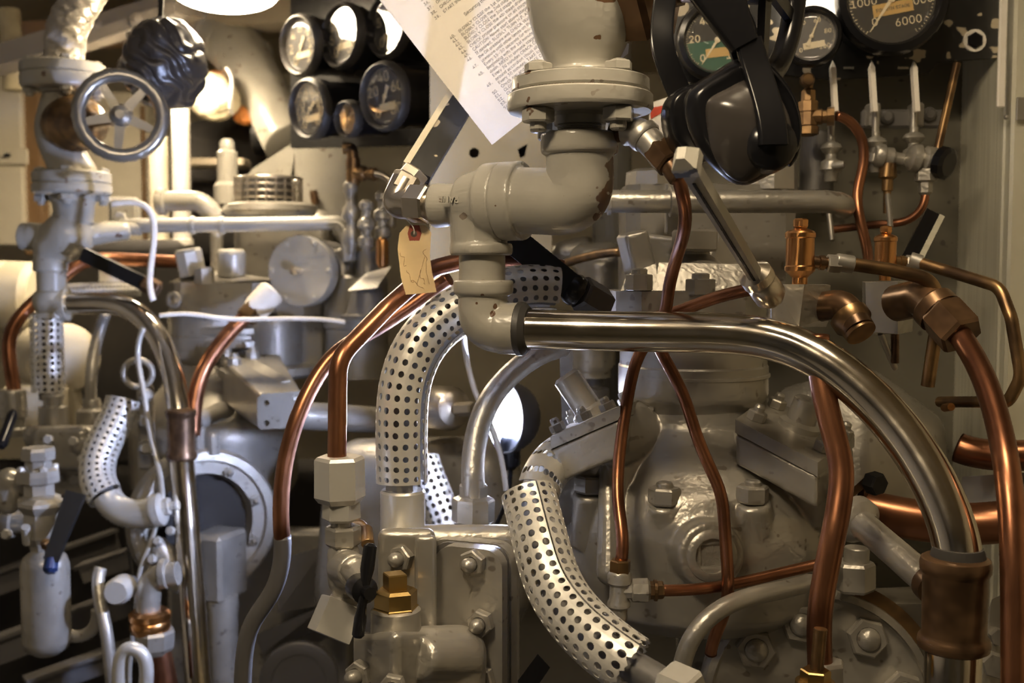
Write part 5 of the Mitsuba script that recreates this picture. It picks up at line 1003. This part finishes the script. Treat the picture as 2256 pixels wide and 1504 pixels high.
part(t, 'disc', lathe(dc, da, [(Rd, -.03), (Rd, -.002), (Rd * .97, .002), (0, .002)], 56), 'mat_silver_plain')
part(t, 'drum', lathe(dc, da, [(Rd * .9, -.14), (Rd * .9, -.02)], 40), 'mat_silver_dark')
rt2 = unit(np.cross([0, 0, 1], da)); up2 = np.cross(da, rt2)
for a in (60, 120, 180, 240, 300, 0): part(t, 'rivet', lathe(dc + da * .002 + Rd * .87 * (math.cos(math.radians(a)) * rt2 + math.sin(math.radians(a)) * up2), da, [(.0065, 0), (.005, .004), (0, .006)], 14), 'mat_silver_plain')
part(t, 'knob', lathe(dc, da, [(.007, 0), (.006, .02), (.010, .022), (.010, .032), (0, .036)], 16), 'mat_nickel')
part(t, 'lettering', [text('CYLINDER NUMBER', S(9, 2.42), dc + da * .002 + up2 * S(36, 2.42), rt2, up2, da, .0015, True, True), text('1776-A', S(9, 2.42), dc + da * .002 + up2 * S(22, 2.42), rt2, up2, da, .0015, True, True)], 'mat_silver_plain', smooth=False)
t = thing('grey_pipe', 'pale level pipe with a band running above the lettered disc', 'pipe')
part(t, 'tube', sweep(fillet(px3([(270, 497, 2.45), (320, 497, 2.42), (560, 494, 2.42), (750, 490, 2.44), (766, 520, 2.44), (770, 575, 2.44)]), .05, 8), S(16, 2.42), 22), 'mat_silver_plain', smooth=True)
for x in (425, 490): part(t, 'band', lt((x - 6, 496, 2.42), (x + 6, 496, 2.42), [(17, 0), (20, .2), (20, .8), (17, 1)], 22), 'mat_silver_plain')
t = thing('copper_pipe', 'copper pipe end with brass collar and pale cap leaning below the lettered disc', 'pipe')
part(t, 'tube', sweep(spline(px3([(424, 960, 2.20), (430, 880, 2.22), (450, 812, 2.24), (498, 742, 2.26), (556, 684, 2.28)]), 40), S(17, 2.22), 24), 'mat_copper', smooth=True)
part(t, 'nut', hexp((540, 702, 2.27), (572, 668, 2.285), 26), 'mat_brass', smooth=False)
part(t, 'cap', lt((558, 686, 2.28), (602, 640, 2.30), [(26, 0), (30, .2), (31, .9), (26, 1)], 30), 'mat_white', 'pale round cap')
t = thing('copper_pipe', 'copper pipe arching behind the far nipple into a grey coupling at the edge', 'pipe')
part(t, 'tube', sweep(spline(px3([(32, 872, 2.45), (22, 800, 2.45), (24, 735, 2.46), (60, 680, 2.48), (120, 625, 2.52), (180, 580, 2.56), (240, 570, 2.6), (330, 574, 2.62), (420, 576, 2.62)]), 60), S(15, 2.45), 22), 'mat_copper', smooth=True)
part(t, 'coupling', vlt(26, 862, 960, 2.44, [(26, 858), (30, 864), (30, 918), (24, 922), (24, 940), (28, 944), (28, 960)], 28), 'mat_silver')
t = thing('grey_hose', 'grey hose dropping into a round union between the two far sleeves', 'hose')
part(t, 'hose', sweep(spline(px3([(232, 690, 2.42), (216, 740, 2.42), (204, 800, 2.40), (200, 898, 2.40)]), 30), S(13, 2.4), 18), 'mat_silver', smooth=True)
part(t, 'union', vlt(202, 880, 948, 2.40, [(18, 878), (20, 884), (20, 898), (32, 904), (33, 930), (28, 938), (28, 960)], 24), 'mat_silver')
for i, (pts, r, lab) in enumerate((([(248, 448, 2.2), (316, 452, 2.2), (336, 480, 2.2), (338, 540, 2.2), (330, 610, 2.2), (338, 662, 2.2)], 7, 'white wire bending down past the pale level pipe'),
                                  ([(316, 722, 2.18), (304, 790, 2.18), (316, 860, 2.17), (330, 950, 2.16), (345, 1010, 2.15), (358, 1100, 2.1)], 6, 'thin grey wire under the far polished bend'),
                                  ([(352, 695, 2.2), (440, 694, 2.2), (500, 702, 2.2), (620, 702, 2.22), (760, 710, 2.24)], 5, 'white wire strung level across the far barrel'),
                                  ([(345, 1140, 2.1), (330, 1200, 2.1), (308, 1260, 2.1), (300, 1330, 2.1), (290, 1420, 2.1), (285, 1510, 2.1)], 5, 'thin grey wire hanging from the pale elbow'))):
    t = thing('wire', lab, 'wire'); part(t, 'strand', sweep(spline(px3(pts), 40), S(r, 2.2), 10), 'mat_white' if i in (0, 2) else 'mat_silver_plain', smooth=True)
t = thing('hanging_ring', 'round grey ring hanging under the far polished bend', 'ring')
rc = P(304, 822, 2.2); part(t, 'ring', sweep(np.array([rc + S(30, 2.2) * (math.cos(a) * np.array([1, .2, 0]) + math.sin(a) * np.array([0, 0, 1.0])) for a in np.linspace(0, 2 * math.pi, 41)]), S(7, 2.2), 12, False), 'mat_silver', smooth=True)
t = thing('fuel_rail', 'upright grey rail with small bosses behind the far polished tube', 'rail')
part(t, 'rail', cbox(P(322, 940, 2.24), (S(34, 2.24), .03, S(190, 2.24)), rot(10), .006), 'mat_silver', smooth=False)
for y in (868, 925, 985): part(t, 'boss', lt((318, y, 2.22), (322, y + 2, 2.18), [(14, 0), (16, .3), (16, .8), (10, 1)], 14), 'mat_silver')

# ---------------------------------------------------------------- canister, unions and beams low on the handwheel side
t = thing('filter_canister', 'dull grey cylinder canister with domed shoulder low beside the pale elbow', 'canister')
part(t, 'canister', vlt(98, 1212, 1440, 2.0, [(20, 1205), (30, 1214), (46, 1226), (52, 1244), (52, 1408), (46, 1426), (26, 1440)], 44), 'mat_silver', smooth=50)
part(t, 'neck', vlt(94, 1100, 1225, 2.0, [(30, 1096), (50, 1104), (52, 1112), (40, 1130), (44, 1180), (30, 1200), (24, 1225)], 6), 'mat_silver', smooth=False)
part(t, 'tap', cyl((60, 1196, 1.98), (56, 1160, 1.96), 10), 'mat_silver_plain')
t = thing('gate_valve', 'grey stacked valve body with bolts above the canister', 'valve')
part(t, 'body', vlt(84, 990, 1110, 2.04, [(34, 985), (38, 992), (38, 1010), (30, 1014), (30, 1030), (44, 1034), (46, 1046), (46, 1060), (34, 1066), (34, 1090), (48, 1096), (48, 1112)], 8), 'mat_silver', smooth=False)
part(t, 'side_arm', cast([mh((P(84, 1050, 2.04), .024), (P(30, 1068, 2.06), .02)), mh((P(20, 1060, 2.05), .026), (P(20, 1110, 2.05), .02))], .01, 4), 'mat_silver', smooth=True)
flange_bolts(t, P(84, 1034, 2.04), [0, 0, 1], S(36, 2.04), 4, .7, S(9, 2.04), S(8, 2.04), 'mat_silver_plain')
t = thing('gate_valve', 'grey valve block with bolt heads between the upright sleeve and the bent sleeve', 'valve')
part(t, 'body', cast([mh(*[(P(x, y, Y), .015) for x in (92, 180) for y in (955, 1020) for Y in (2.26, 2.36)]), mcyl(P(60, 960, 2.3), P(220, 960, 2.3), S(24, 2.3)), mh((P(180, 985, 2.24), .016), (P(215, 978, 2.24), .018))], .01, 4), 'mat_silver', smooth=True)
for x, y in ((110, 968), (165, 972), (208, 962), (185, 1010)): part(t, 'bolt', lathes(P(x, y, 2.22), unit([-.1, -1, .2]), S(11, 2.2), .012), 'mat_silver_plain', smooth=False)
t = thing('union_elbow', 'grey elbow with copper banded union low beside the far polished tube', 'pipe fitting')
part(t, 'elbow', cat(sweep(fillet(px3([(392, 1262, 2.0), (330, 1272, 2.0), (325, 1350, 2.0)]), .04, 8), S(27, 2.0), 26), lt((352, 1264, 2.0), (372, 1262, 2.0), [(28, 0), (34, .2), (34, .8), (28, 1)], 24)), 'mat_silver', smooth=50)
part(t, 'band', vlt(330, 1345, 1392, 2.0, [(38, 1343), (46, 1350), (46, 1362), (40, 1366), (44, 1372), (44, 1382), (40, 1392)], 28), 'mat_copper_bright', 'copper banded collar')
part(t, 'nut', vlt(340, 1388, 1436, 2.0, [(42, 1386), (46, 1392), (44, 1424), (34, 1438)], 8), 'mat_silver', smooth=False)
part(t, 'copper_tail', cyl((350, 1430, 2.0), (366, 1520, 1.99), 26, 28), 'mat_copper')
t = thing('round_plug', 'pale round cap facing the lens left of the copper banded union', 'cap')
part(t, 'cap', lt((274, 1292, 2.02), (254, 1306, 1.96), [(26, 0), (30, .1), (30, .8), (24, 1)], 30), 'mat_silver_plain')
part(t, 'stem', cyl((290, 1282, 2.08), (270, 1294, 2.02), 16), 'mat_silver_dark')
t = thing('grey_hose', 'grey hose hanging in a loop low between the canister and the banded union', 'hose')
part(t, 'hose', sweep(spline(px3([(222, 1250, 2.02), (218, 1310, 2.0), (232, 1380, 1.98), (240, 1440, 1.97), (256, 1560, 1.96)]), 40), S(14, 2.0), 18), 'mat_silver', smooth=True)
part(t, 'loop', sweep(spline(px3([(268, 1560, 1.9), (262, 1480, 1.9), (280, 1430, 1.9), (312, 1440, 1.9), (322, 1500, 1.9), (318, 1570, 1.9)]), 40), S(16, 1.9), 18), 'mat_silver_plain', smooth=True)
for i, (p, q, h_, lab) in enumerate((((-20, 1290, 2.7), (260, 1190, 2.9), 26, 'dark steel frame beam crossing behind the canister'), ((-20, 1440, 2.4), (330, 1310, 2.6), 30, 'lower dark steel frame beam under the canister'), ((60, 1520, 2.3), (420, 1390, 2.5), 24, 'lowest frame beam near the bottom corner'), ((180, 1265, 2.5), (290, 1230, 2.5), 20, 'short pale frame rail behind the round cap'))):
    a, b = P(*p), P(*q); d = unit(b - a); e = unit(np.cross(d, [0, 1, 0])); f_ = np.cross(e, d)
    t = thing('frame_beam', lab, 'beam'); part(t, 'web', bar(a, b, e, f_, S(h_, p[2]), .006), 'mat_silver_dark' if i < 3 else 'mat_silver', smooth=False)
    part(t, 'flange', bar(a + e * S(h_, p[2]), b + e * S(h_, p[2]), e, f_, .004, .03), 'mat_silver_dark', smooth=False)
t = thing('electric_motor', 'cream painted motor housing at the picture edge beside the far nipple', 'motor')
part(t, 'housing', lt((-60, 650, 2.9), (84, 655, 2.9), [(60, 0), (78, .15), (78, .3), (74, .33), (78, .36), (78, .5), (74, .53), (78, .56), (78, .9), (64, 1)], 40), 'mat_cream')
t = thing('electric_motor', 'pale round motor end cover behind the upright perforated sleeve', 'motor')
part(t, 'end_cover', lathe(P(150, 790, 2.75), unit([.9, -1, 0]), [(S(75, 2.75), -.16), (S(78, 2.75), -.02), (S(72, 2.75), .0), (S(50, 2.75), .014), (0, .02)], 40), 'mat_cream')
part(t, 'foot', cbox(P(95, 900, 2.75), (S(130, 2.75), .15, S(110, 2.75)), None, .01), 'mat_cream', smooth=False)
t = thing('perforated_guard', 'pale perforated guard plate lying behind the far polished bend', 'guard')
g0 = np.linspace(P(150, 640, 2.55), P(310, 636, 2.6), 16)
part(t, 'sheet', perf(g0, S(16, 2.55), 20, 8, .0030), 'mat_perforated', smooth=60)
part(t, 'block', hull([P(x, y, Y) for x, y, Y in ((218, 590, 2.58), (300, 622, 2.58), (218, 620, 2.58), (218, 590, 2.66), (300, 622, 2.66), (218, 620, 2.66))]), 'mat_white', smooth=False)

# ---------------------------------------------------------------- far pressure gauges on their black board
GB = [1.0, 1, -.03]
gs = [('upper blurred gauge nearest the ceiling lamp, dark dial with a long pale pointer', 658, 100, 2.42, 66, 58, ['0', '2', '4', '6', '8', '10', '12'], 235), ('upper blurred gauge in the middle, its glass catching the lamp', 750, 78, 2.36, 71, 50, ['0', '5', '10', '15', '20', '25', '30'], 240), ('upper gauge half behind the printed sheet, glass white with glare', 852, 56, 2.30, 70, 45, ['0', '5', '10', '15', '20'], 240),
      ('lower blurred gauge nearest the white cloth bundle, ringed by big pale figures', 678, 240, 2.36, 66, 62, ['0', '10', '20', '30', '40', '50', '60', '70', '80'], 220), ('smallest blurred gauge between the two lower black gauges', 763, 262, 2.26, 40, 225, ['0', '1', '2', '3'], 45), ('lower blurred gauge with a wide black body beside the chipped lever', 842, 212, 2.18, 74, 60, ['0', '20', '40', '60', '80'], 238)]
for i, (lab, x, y, Y, r, _, nums, nd) in enumerate(gs):
    gauge(lab, x, y, Y, r, GB if i in (1, 2) else [.92, 1, .12], 4, .13 if i != 4 else .10, nums, nd, bez='mat_iron', plate=' ' if i != 4 else '', plate_mat='mat_dial_print', num_h=.30, ring=.87, numr=.58)
t = thing('gauge_board', 'dark board that carries the six blurred gauges', 'panel')
bo = [P(640, -60, 2.66), P(955, -60, 2.34), P(955, 318, 2.34), P(640, 326, 2.66)]
part(t, 'board', hull(np.array(bo), np.array(bo) + [.012, .016, 0]), 'mat_black_matt', smooth=False)

# small valves and lines under the far gauges
def far_cock(label, x, y0, y1, Y, m='mat_silver'):
    t = thing('gauge_cock', label, 'valve'); h = y1 - y0
    part(t, 'body', vlt(x, y0, y1, Y, [(8, y0), (16, y0 + h * .06), (16, y0 + h * .16), (10, y0 + h * .2), (10, y0 + h * .32), (18, y0 + h * .38), (20, y0 + h * .5), (12, y0 + h * .56), (12, y0 + h * .66), (18, y0 + h * .7), (18, y0 + h * .84), (10, y0 + h * .9), (8, y0 + h)], 14), m, smooth=45)
    return t
far_cock('grey stacked cock under the blurred gauges, beside the brass tee', 772, 396, 560, 2.35); far_cock('grey stacked cock closest to the nickel union elbow', 806, 440, 560, 2.32); far_cock('slim grey cock between the small stacked cocks', 842, 420, 540, 2.34)
t = thing('tee_fitting', 'brass tee and elbow under the blurred gauges', 'pipe fitting')
part(t, 'elbow', sweep(fillet(px3([(756, 326, 2.35), (776, 326, 2.35), (778, 360, 2.35)]), .012, 6), S(13, 2.35), 16), 'mat_brass', smooth=45)
part(t, 'run', vlt(778, 345, 410, 2.35, [(12, 345), (16, 350), (16, 400), (10, 410)], 10), 'mat_brass')
part(t, 'branch', lt((778, 380, 2.35), (828, 384, 2.33), [(13, 0), (17, .2), (17, .5), (12, .6), (15, 1)], 8), 'mat_brass')
t = thing('copper_line', 'pale thin line arching from the brass tee under the blurred gauges', 'tube')
part(t, 'tube', sweep(spline(px3([(820, 382, 2.33), (846, 388, 2.33), (862, 404, 2.33), (866, 440, 2.33), (864, 500, 2.33)]), 30), S(8, 2.33), 12), 'mat_nickel', smooth=True)
t = thing('fuse_plug', 'small copper plug standing between the far cocks and the manila tag', 'plug')
part(t, 'plug', vlt(842, 528, 590, 2.3, [(8, 524), (14, 532), (14, 580), (8, 590)], 14), 'mat_copper_bright')
t = thing('folded_card', 'pale folded card leaning on the far machine below the small cocks', 'card')
part(t, 'card', hull([P(x, y, Y) for x, y, Y in ((766, 640, 2.32), (806, 602, 2.36), (862, 586, 2.38), (830, 634, 2.3), (766, 640, 2.323), (806, 602, 2.363), (862, 586, 2.383), (830, 634, 2.303))]), 'mat_white', smooth=False)
t = thing('tapered_stand', 'silver tapered stand with flat cap under the folded card', 'stand')
part(t, 'stand', vlt(810, 632, 700, 2.36, [(30, 632), (34, 640), (48, 690), (60, 694), (60, 700)], 28), 'mat_silver_dark')

# ---------------------------------------------------------------- background: lockers, pipes, bundles, duct
t = thing('locker', 'cream steel locker with a latch strip at the picture edge', 'locker')
part(t, 'body', cbox(P(-62, 352, 3.6) + [0, .2, 0], (S(220, 3.6), .4, S(372, 3.6)), None, .005), 'mat_cream', smooth=False)
part(t, 'latch', cbox(P(26, 345, 3.59), (S(72, 3.6), .012, S(34, 3.6)), None, .004), 'mat_cream', smooth=False)
part(t, 'latch_knob', lathe(P(18, 342, 3.58), [0, -1, 0], [(.008, 0), (.006, .014)], 12), 'mat_black_matt')
t = thing('locker', 'cream steel locker door seen through the handwheel', 'locker')
part(t, 'body', cbox(P(208, 370, 3.75) + [0, .2, 0], (S(230, 3.75), .4, S(330, 3.75)), None, .005), 'mat_cream', smooth=False)
part(t, 'seam', cbox(P(318, 400, 3.73), (S(7, 3.7), .02, S(330, 3.7)), None, .002), 'mat_brown', smooth=False)
t = thing('wooden_post', 'brown wooden post between the two cream lockers', 'post')
part(t, 'post', cbox(P(78, 360, 3.66), (S(40, 3.66), .06, S(400, 3.66)), None, .004), 'mat_brown', smooth=False)
for x, y0, y1, Y, r, lab in ((348, 300, 540, 3.2, 22, 'short cream upright pipe beside the handwheel'), (396, 200, 540, 3.1, 20, 'pale upright pipe under the dark cloth bag')):
    t = thing('grey_pipe', lab, 'pipe'); part(t, 'tube', vlt(x, y0, y1, Y, [(r, y0), (r, y1 - 14), (r * 1.2, y1 - 12), (r * 1.2, y1)], 24), 'mat_white' if x > 360 else 'mat_cream')
t = thing('dark_bag', 'creased dark cloth bag hanging from the deckhead beside the handwheel', 'bag')
bg = trimesh.creation.icosphere(5, 1.0); v = bg.vertices
dsp = 1 + .30 * (meshkit.fbm(v * 1.6, 3, 4) - .5) + .10 * np.abs(np.sin(5 * v[:, 0] + 7 * v[:, 2] + 6 * meshkit.noise(v * 2, 2)))
bg.vertices = v * dsp[:, None] * [S(84, 2.20), .10, S(90, 2.20)] @ rot(0, 0, 20).T + P(362, 142, 2.20)
scene['mat_cloth_dark'] = {'type': 'twosided', 'bsdf': {'type': 'principled', 'base_color': rgb(.035, .03, .026), 'roughness': .33, 'specular': .6}}
part(t, 'cloth', bg, 'mat_cloth_dark', smooth=True)
part(t, 'tie', cyl((352, 62, 2.2), (358, -60, 2.2), 6), 'mat_black_matt')
def bundle(label, x, y, Y, rx, ry, seed, m):
    t = thing('cloth_bundle', label, 'bag'); g = trimesh.creation.icosphere(4, 1.0); v = g.vertices
    g.vertices = v * (1 + .35 * (meshkit.fbm(v * 1.8, 3, seed) - .5))[:, None] * [S(rx, Y), S(rx, Y) * .7, S(ry, Y)] + P(x, y, Y); part(t, 'cloth', g, m, smooth=True); return t
k = bundle('pale lumpy cloth bundle lit by the ceiling lamp', 470, 214, 3.2, 58, 52, 2, 'mat_lagging')
part(k, 'cord', sweep(spline(px3([(500, 150, 3.1), (512, 190, 3.08), (508, 230, 3.08), (512, 250, 3.1)]), 16), .006, 8), 'mat_white')
bundle('small pale bundle behind the tied cloth bundle', 545, 205, 3.3, 34, 60, 5, 'mat_lagging'); bundle('orange cloth scrap under the pale bundles', 540, 255, 3.25, 26, 20, 7, 'mat_orange'); bundle('orange cloth scrap above the pale bundle', 472, 170, 3.35, 28, 14, 9, 'mat_orange')
t = thing('air_duct', 'grey ribbed duct sloping down from the deckhead behind the gauges', 'duct')
part(t, 'duct', sweep(spline(px3([(470, 60, 3.4), (520, 100, 3.36), (575, 190, 3.3), (640, 320, 3.2)]), 30), S(54, 3.3), 30), 'mat_gray', smooth=True)
for i in range(4):
    p_, q_ = (475 + i * 22, 62 + i * 22, 3.4 - .01 * i), (484 + i * 22, 70 + i * 24, 3.39 - .01 * i); part(t, 'rib', lt(p_, q_, [(54, 0), (60, .2), (60, .8), (54, 1)], 28), 'mat_gray')
for i, (p, q, w_, h_, lab) in enumerate((((-60, 150, 3.3), (420, 10, 3.0), 22, .05, 'tan deck beam sloping over the handwheel valve'), ((-60, 90, 3.6), (420, 60, 3.5), 26, .05, 'brown deck beam behind the lagged pipe'), ((170, 100, 2.9), (400, 20, 2.8), 12, .03, 'thin channel beam above the dark bag'), ((430, 40, 3.4), (900, 10, 3.2), 30, .06, 'deck beam over the blurred gauges'))):
    a, b = P(*p), P(*q); d = unit(b - a); e = unit(np.cross(d, [0, 1, 0])); f_ = np.cross(e, d)
    t = thing('deck_beam', lab, 'beam'); part(t, 'beam', bar(a, b, e, f_, S(w_, p[2]), h_), 'mat_ceiling' if i != 1 else 'mat_brown', smooth=False)
    part(t, 'rivet', lathe((a * .35 + b * .65) - f_ * h_ * np.sign(f_[1]), [0, -1, 0], [(.02, -.01), (.018, .006), (0, .016)], 14), 'mat_ceiling')
for i, (x0, y0, x1, y1, Y, r, m, lab) in enumerate(((0, 60, 200, 100, 3.8, 14, 'mat_brown', 'dark overhead pipe beyond the lagged pipe'), (20, 20, 30, 200, 3.4, 22, 'mat_lagging', 'dull upright overhead pipe at the picture edge'), (-30, 240, 120, 130, 3.9, 16, 'mat_ceiling', 'sloping tan overhead pipe near the picture edge'))):
    t = thing('overhead_pipe', lab, 'pipe'); part(t, 'tube', cyl((x0, y0, Y), (x1, y1, Y), r, r, 20, .01), m, smooth=60)
# dark machinery between lockers and gauges
t = thing('grey_cabinet', 'pale grey cabinet standing behind the small cocks', 'cabinet')
part(t, 'body', cbox(P(716, 440, 2.95), (S(130, 2.95), .2, S(240, 2.95)), rot(12), .01), 'mat_gray', smooth=False)
part(t, 'door_pull', lt((690, 420, 2.82), (696, 450, 2.82), [(8, 0), (10, .5), (8, 1)], 10), 'mat_bronze')
t = thing('funnel_hood', 'grey sloped hood behind the square-meshed screen', 'hood')
part(t, 'hood', hull([P(x, y, Y) for x, y, Y in ((556, 372, 2.85), (640, 318, 2.85), (650, 330, 2.85), (640, 392, 2.85), (540, 392, 2.85), (560, 372, 3.0), (640, 320, 3.0), (640, 392, 3.0))]), 'mat_gray', smooth=False)
t = thing('bolt_post', 'grey upright post with a knob behind the pale level pipe', 'post')
part(t, 'post', vlt(500, 312, 450, 2.75, [(10, 306), (16, 314), (16, 330), (22, 336), (22, 400), (30, 410), (30, 450)], 16), 'mat_gray')
t = thing('grey_elbow', 'dull grey elbow pipe beside the square-meshed screen', 'pipe fitting')
part(t, 'elbow', cat(sweep(fillet(px3([(350, 444, 2.6), (440, 442, 2.6), (470, 470, 2.6), (474, 500, 2.6)]), .05, 8), S(22, 2.6), 22), lt((344, 444, 2.6), (368, 444, 2.6), [(22, 0), (30, .2), (30, .8), (22, 1)], 22)), 'mat_gray', smooth=50)
t = thing('hand_pump', 'grey bracketed linkage behind the white wire', 'linkage')
part(t, 'plate', cbox(P(275, 470, 2.5), (S(60, 2.5), .05, S(70, 2.5)), rot(10), .006), 'mat_gray', smooth=False)
part(t, 'arm', cyl((225, 500, 2.42), (310, 505, 2.42), 14), 'mat_gray'); part(t, 'bolt', lathes(P(268, 480, 2.46), [0, -1, 0], S(14, 2.46), .015), 'mat_silver_plain', smooth=False)
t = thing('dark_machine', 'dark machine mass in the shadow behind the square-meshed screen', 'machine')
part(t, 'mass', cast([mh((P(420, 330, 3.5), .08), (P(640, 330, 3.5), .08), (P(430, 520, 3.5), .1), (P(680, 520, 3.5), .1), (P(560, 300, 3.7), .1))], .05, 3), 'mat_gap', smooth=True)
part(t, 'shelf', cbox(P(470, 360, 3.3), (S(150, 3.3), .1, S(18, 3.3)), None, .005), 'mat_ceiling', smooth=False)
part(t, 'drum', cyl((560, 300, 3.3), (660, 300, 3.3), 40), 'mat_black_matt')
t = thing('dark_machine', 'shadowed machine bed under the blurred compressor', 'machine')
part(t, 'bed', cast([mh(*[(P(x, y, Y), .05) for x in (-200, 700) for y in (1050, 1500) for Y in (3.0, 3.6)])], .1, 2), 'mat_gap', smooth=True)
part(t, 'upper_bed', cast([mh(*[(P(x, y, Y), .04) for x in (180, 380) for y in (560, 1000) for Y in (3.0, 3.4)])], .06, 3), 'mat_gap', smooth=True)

# ---------------------------------------------------------------- between the machines, by the work light
t = thing('glossy_cylinder', 'glossy grey cylinder end lit by the work light behind the hooked sleeve', 'cylinder')
part(t, 'body', lt((930, 895, 2.15), (1005, 900, 1.95), [(36, 0), (46, .2), (46, .8), (36, .97), (20, 1)], 32), 'mat_nickel', smooth=50)
part(t, 'nut', hexp((1004, 902, 1.95), (1044, 900, 1.92), 16), 'mat_nickel', smooth=False)
t = thing('casing', 'pale blue-lit machine casing behind the hooked sleeve', 'casing')
part(t, 'casing', cast([mh((P(800, 1050, 2.22), .08), (P(1060, 1050, 2.12), .08), (P(800, 1300, 2.2), .10), (P(1070, 1300, 2.1), .09))], .03, 4), 'mat_silver', smooth=True)
t = thing('pump_body', 'pale pump body with flange behind the lever cap above the work light', 'pump')
part(t, 'body', vlt(1300, 770, 830, 1.95, [(52, 700), (56, 720), (56, 800), (46, 815), (46, 830)], 32), 'mat_silver')
part(t, 'shaft', vlt(1310, 815, 980, 1.95, [(20, 815), (20, 850), (34, 855), (34, 900), (50, 910), (50, 980)], 20), 'mat_silver_dark')
part(t, 'dome', cast([mh((P(1290, 570, 2.0), .03), (P(1340, 575, 2.0), .035)), mcyl(P(1320, 575, 2.0), P(1320, 640, 2.0), S(46, 2.0), S(52, 2.0))], .01, 4), 'mat_silver', smooth=True)
part(t, 'small_dome', cast([mh((P(1240, 555, 2.1), .022), (P(1290, 550, 2.1), .026))], .01, 4), 'mat_silver', smooth=True)
t = thing('dark_post', 'dark square post behind the upper end of the grey hose', 'post')
part(t, 'post', hull([P(x, y, Y) for x, y in ((1232, 770), (1262, 770), (1262, 980), (1240, 980)) for Y in (1.62, 1.66)]), 'mat_silver_dark', smooth=False)
t = thing('curved_pipe', 'thin pale pipe curving from the small dome to the tall lug', 'pipe')
part(t, 'tube', sweep(spline(px3([(1235, 585, 1.9), (1270, 572, 1.85), (1320, 560, 1.78), (1370, 555, 1.70)]), 24), S(10, 1.8), 14), 'mat_brass', smooth=True)

# ---------------------------------------------------------------- small fittings in the dark corner
t = thing('cock_handle', 'dark strap handle hanging beside the canister neck', 'lever')
a, b = P(168, 1085, 1.98), P(112, 1235, 1.93); d = unit(b - a); e = unit(np.cross(d, [0, 1, 0])); f_ = np.cross(e, d)
part(t, 'bar', bar(a, b, e, f_, S(22, 1.95), .006, .7), 'mat_black_matt', smooth=False)
part(t, 'blue_cap', lathe(P(112, 1243, 1.93), [.1, -.6, -1], [(.012, -.01), (.013, .01), (.008, .016)], 18), 'mat_blue', 'small blue cap')
t = thing('cock_handle', 'short black handle under the grey coupling at the picture edge', 'lever')
part(t, 'bar', lt((30, 905, 2.3), (2, 985, 2.22), [(6, 0), (11, .1), (12, .9), (8, 1)], 12), 'mat_black')
t = thing('grey_pipe', 'short grey pipe curling from the canister foot', 'pipe')
part(t, 'tube', sweep(spline(px3([(150, 1398, 2.05), (180, 1400, 2.05), (205, 1384, 2.05), (214, 1340, 2.05)]), 24), S(14, 2.05), 16), 'mat_silver', smooth=True)
t = thing('gate_valve', 'small bright bolted valve beside the far polished tube, under the thin grey wire', 'valve')
part(t, 'body', cast([mh((P(352, 1205, 2.12), .02), (P(372, 1235, 2.12), .022)), mcyl(P(330, 1220, 2.12), P(385, 1215, 2.12), .014)], .008, 4), 'mat_silver', smooth=True)
for x, y in ((352, 1192), (380, 1170), (340, 1232)): part(t, 'bolt', lathes(P(x, y, 2.10), unit([-.3, -1, .4]), .009, .012), 'mat_silver_plain', smooth=False)
t = thing('gate_valve', 'grey flanged stub with two bolts at the picture edge above the canister', 'valve')
part(t, 'body', lt((-30, 1150, 2.1), (70, 1150, 2.1), [(20, 0), (20, .4), (34, .42), (34, .6), (24, .62), (24, 1)], 24), 'mat_silver')
for x, y in ((18, 1122), (20, 1176)): part(t, 'bolt', lathes(P(x, y, 2.07), unit([-.2, -1, .2]), .010, .014), 'mat_silver_plain', smooth=False)
t = thing('brass_cock', 'tiny brass cock on the shoulder of the canister', 'valve')
part(t, 'body', cat(cyl((112, 1218, 1.95), (104, 1200, 1.94), 10), hexp((104, 1204, 1.945), (98, 1192, 1.94), 12)), 'mat_brass', smooth=False)
t = thing('electrical_cable', 'thin black cable drooping behind the banded union', 'cable')
part(t, 'cable', sweep(spline(px3([(262, 1080, 2.3), (285, 1200, 2.25), (296, 1330, 2.2), (288, 1450, 2.2), (280, 1600, 2.2)]), 30), .006, 10), 'mat_black_matt', smooth=True)
t = thing('bolt_row_plate', 'grey plate with a row of pale bolt heads behind the bent sleeve', 'plate')
part(t, 'plate', cbox(P(150, 1060, 2.36), (S(150, 2.36), .03, S(60, 2.36)), rot(-8), .004), 'mat_silver', smooth=False)
for k_ in range(4): part(t, 'bolt', lathes(P(95 + 36 * k_, 1052 + 2 * k_, 2.34), unit([0, -1, .1]), .011, .012), 'mat_silver_plain', smooth=False)
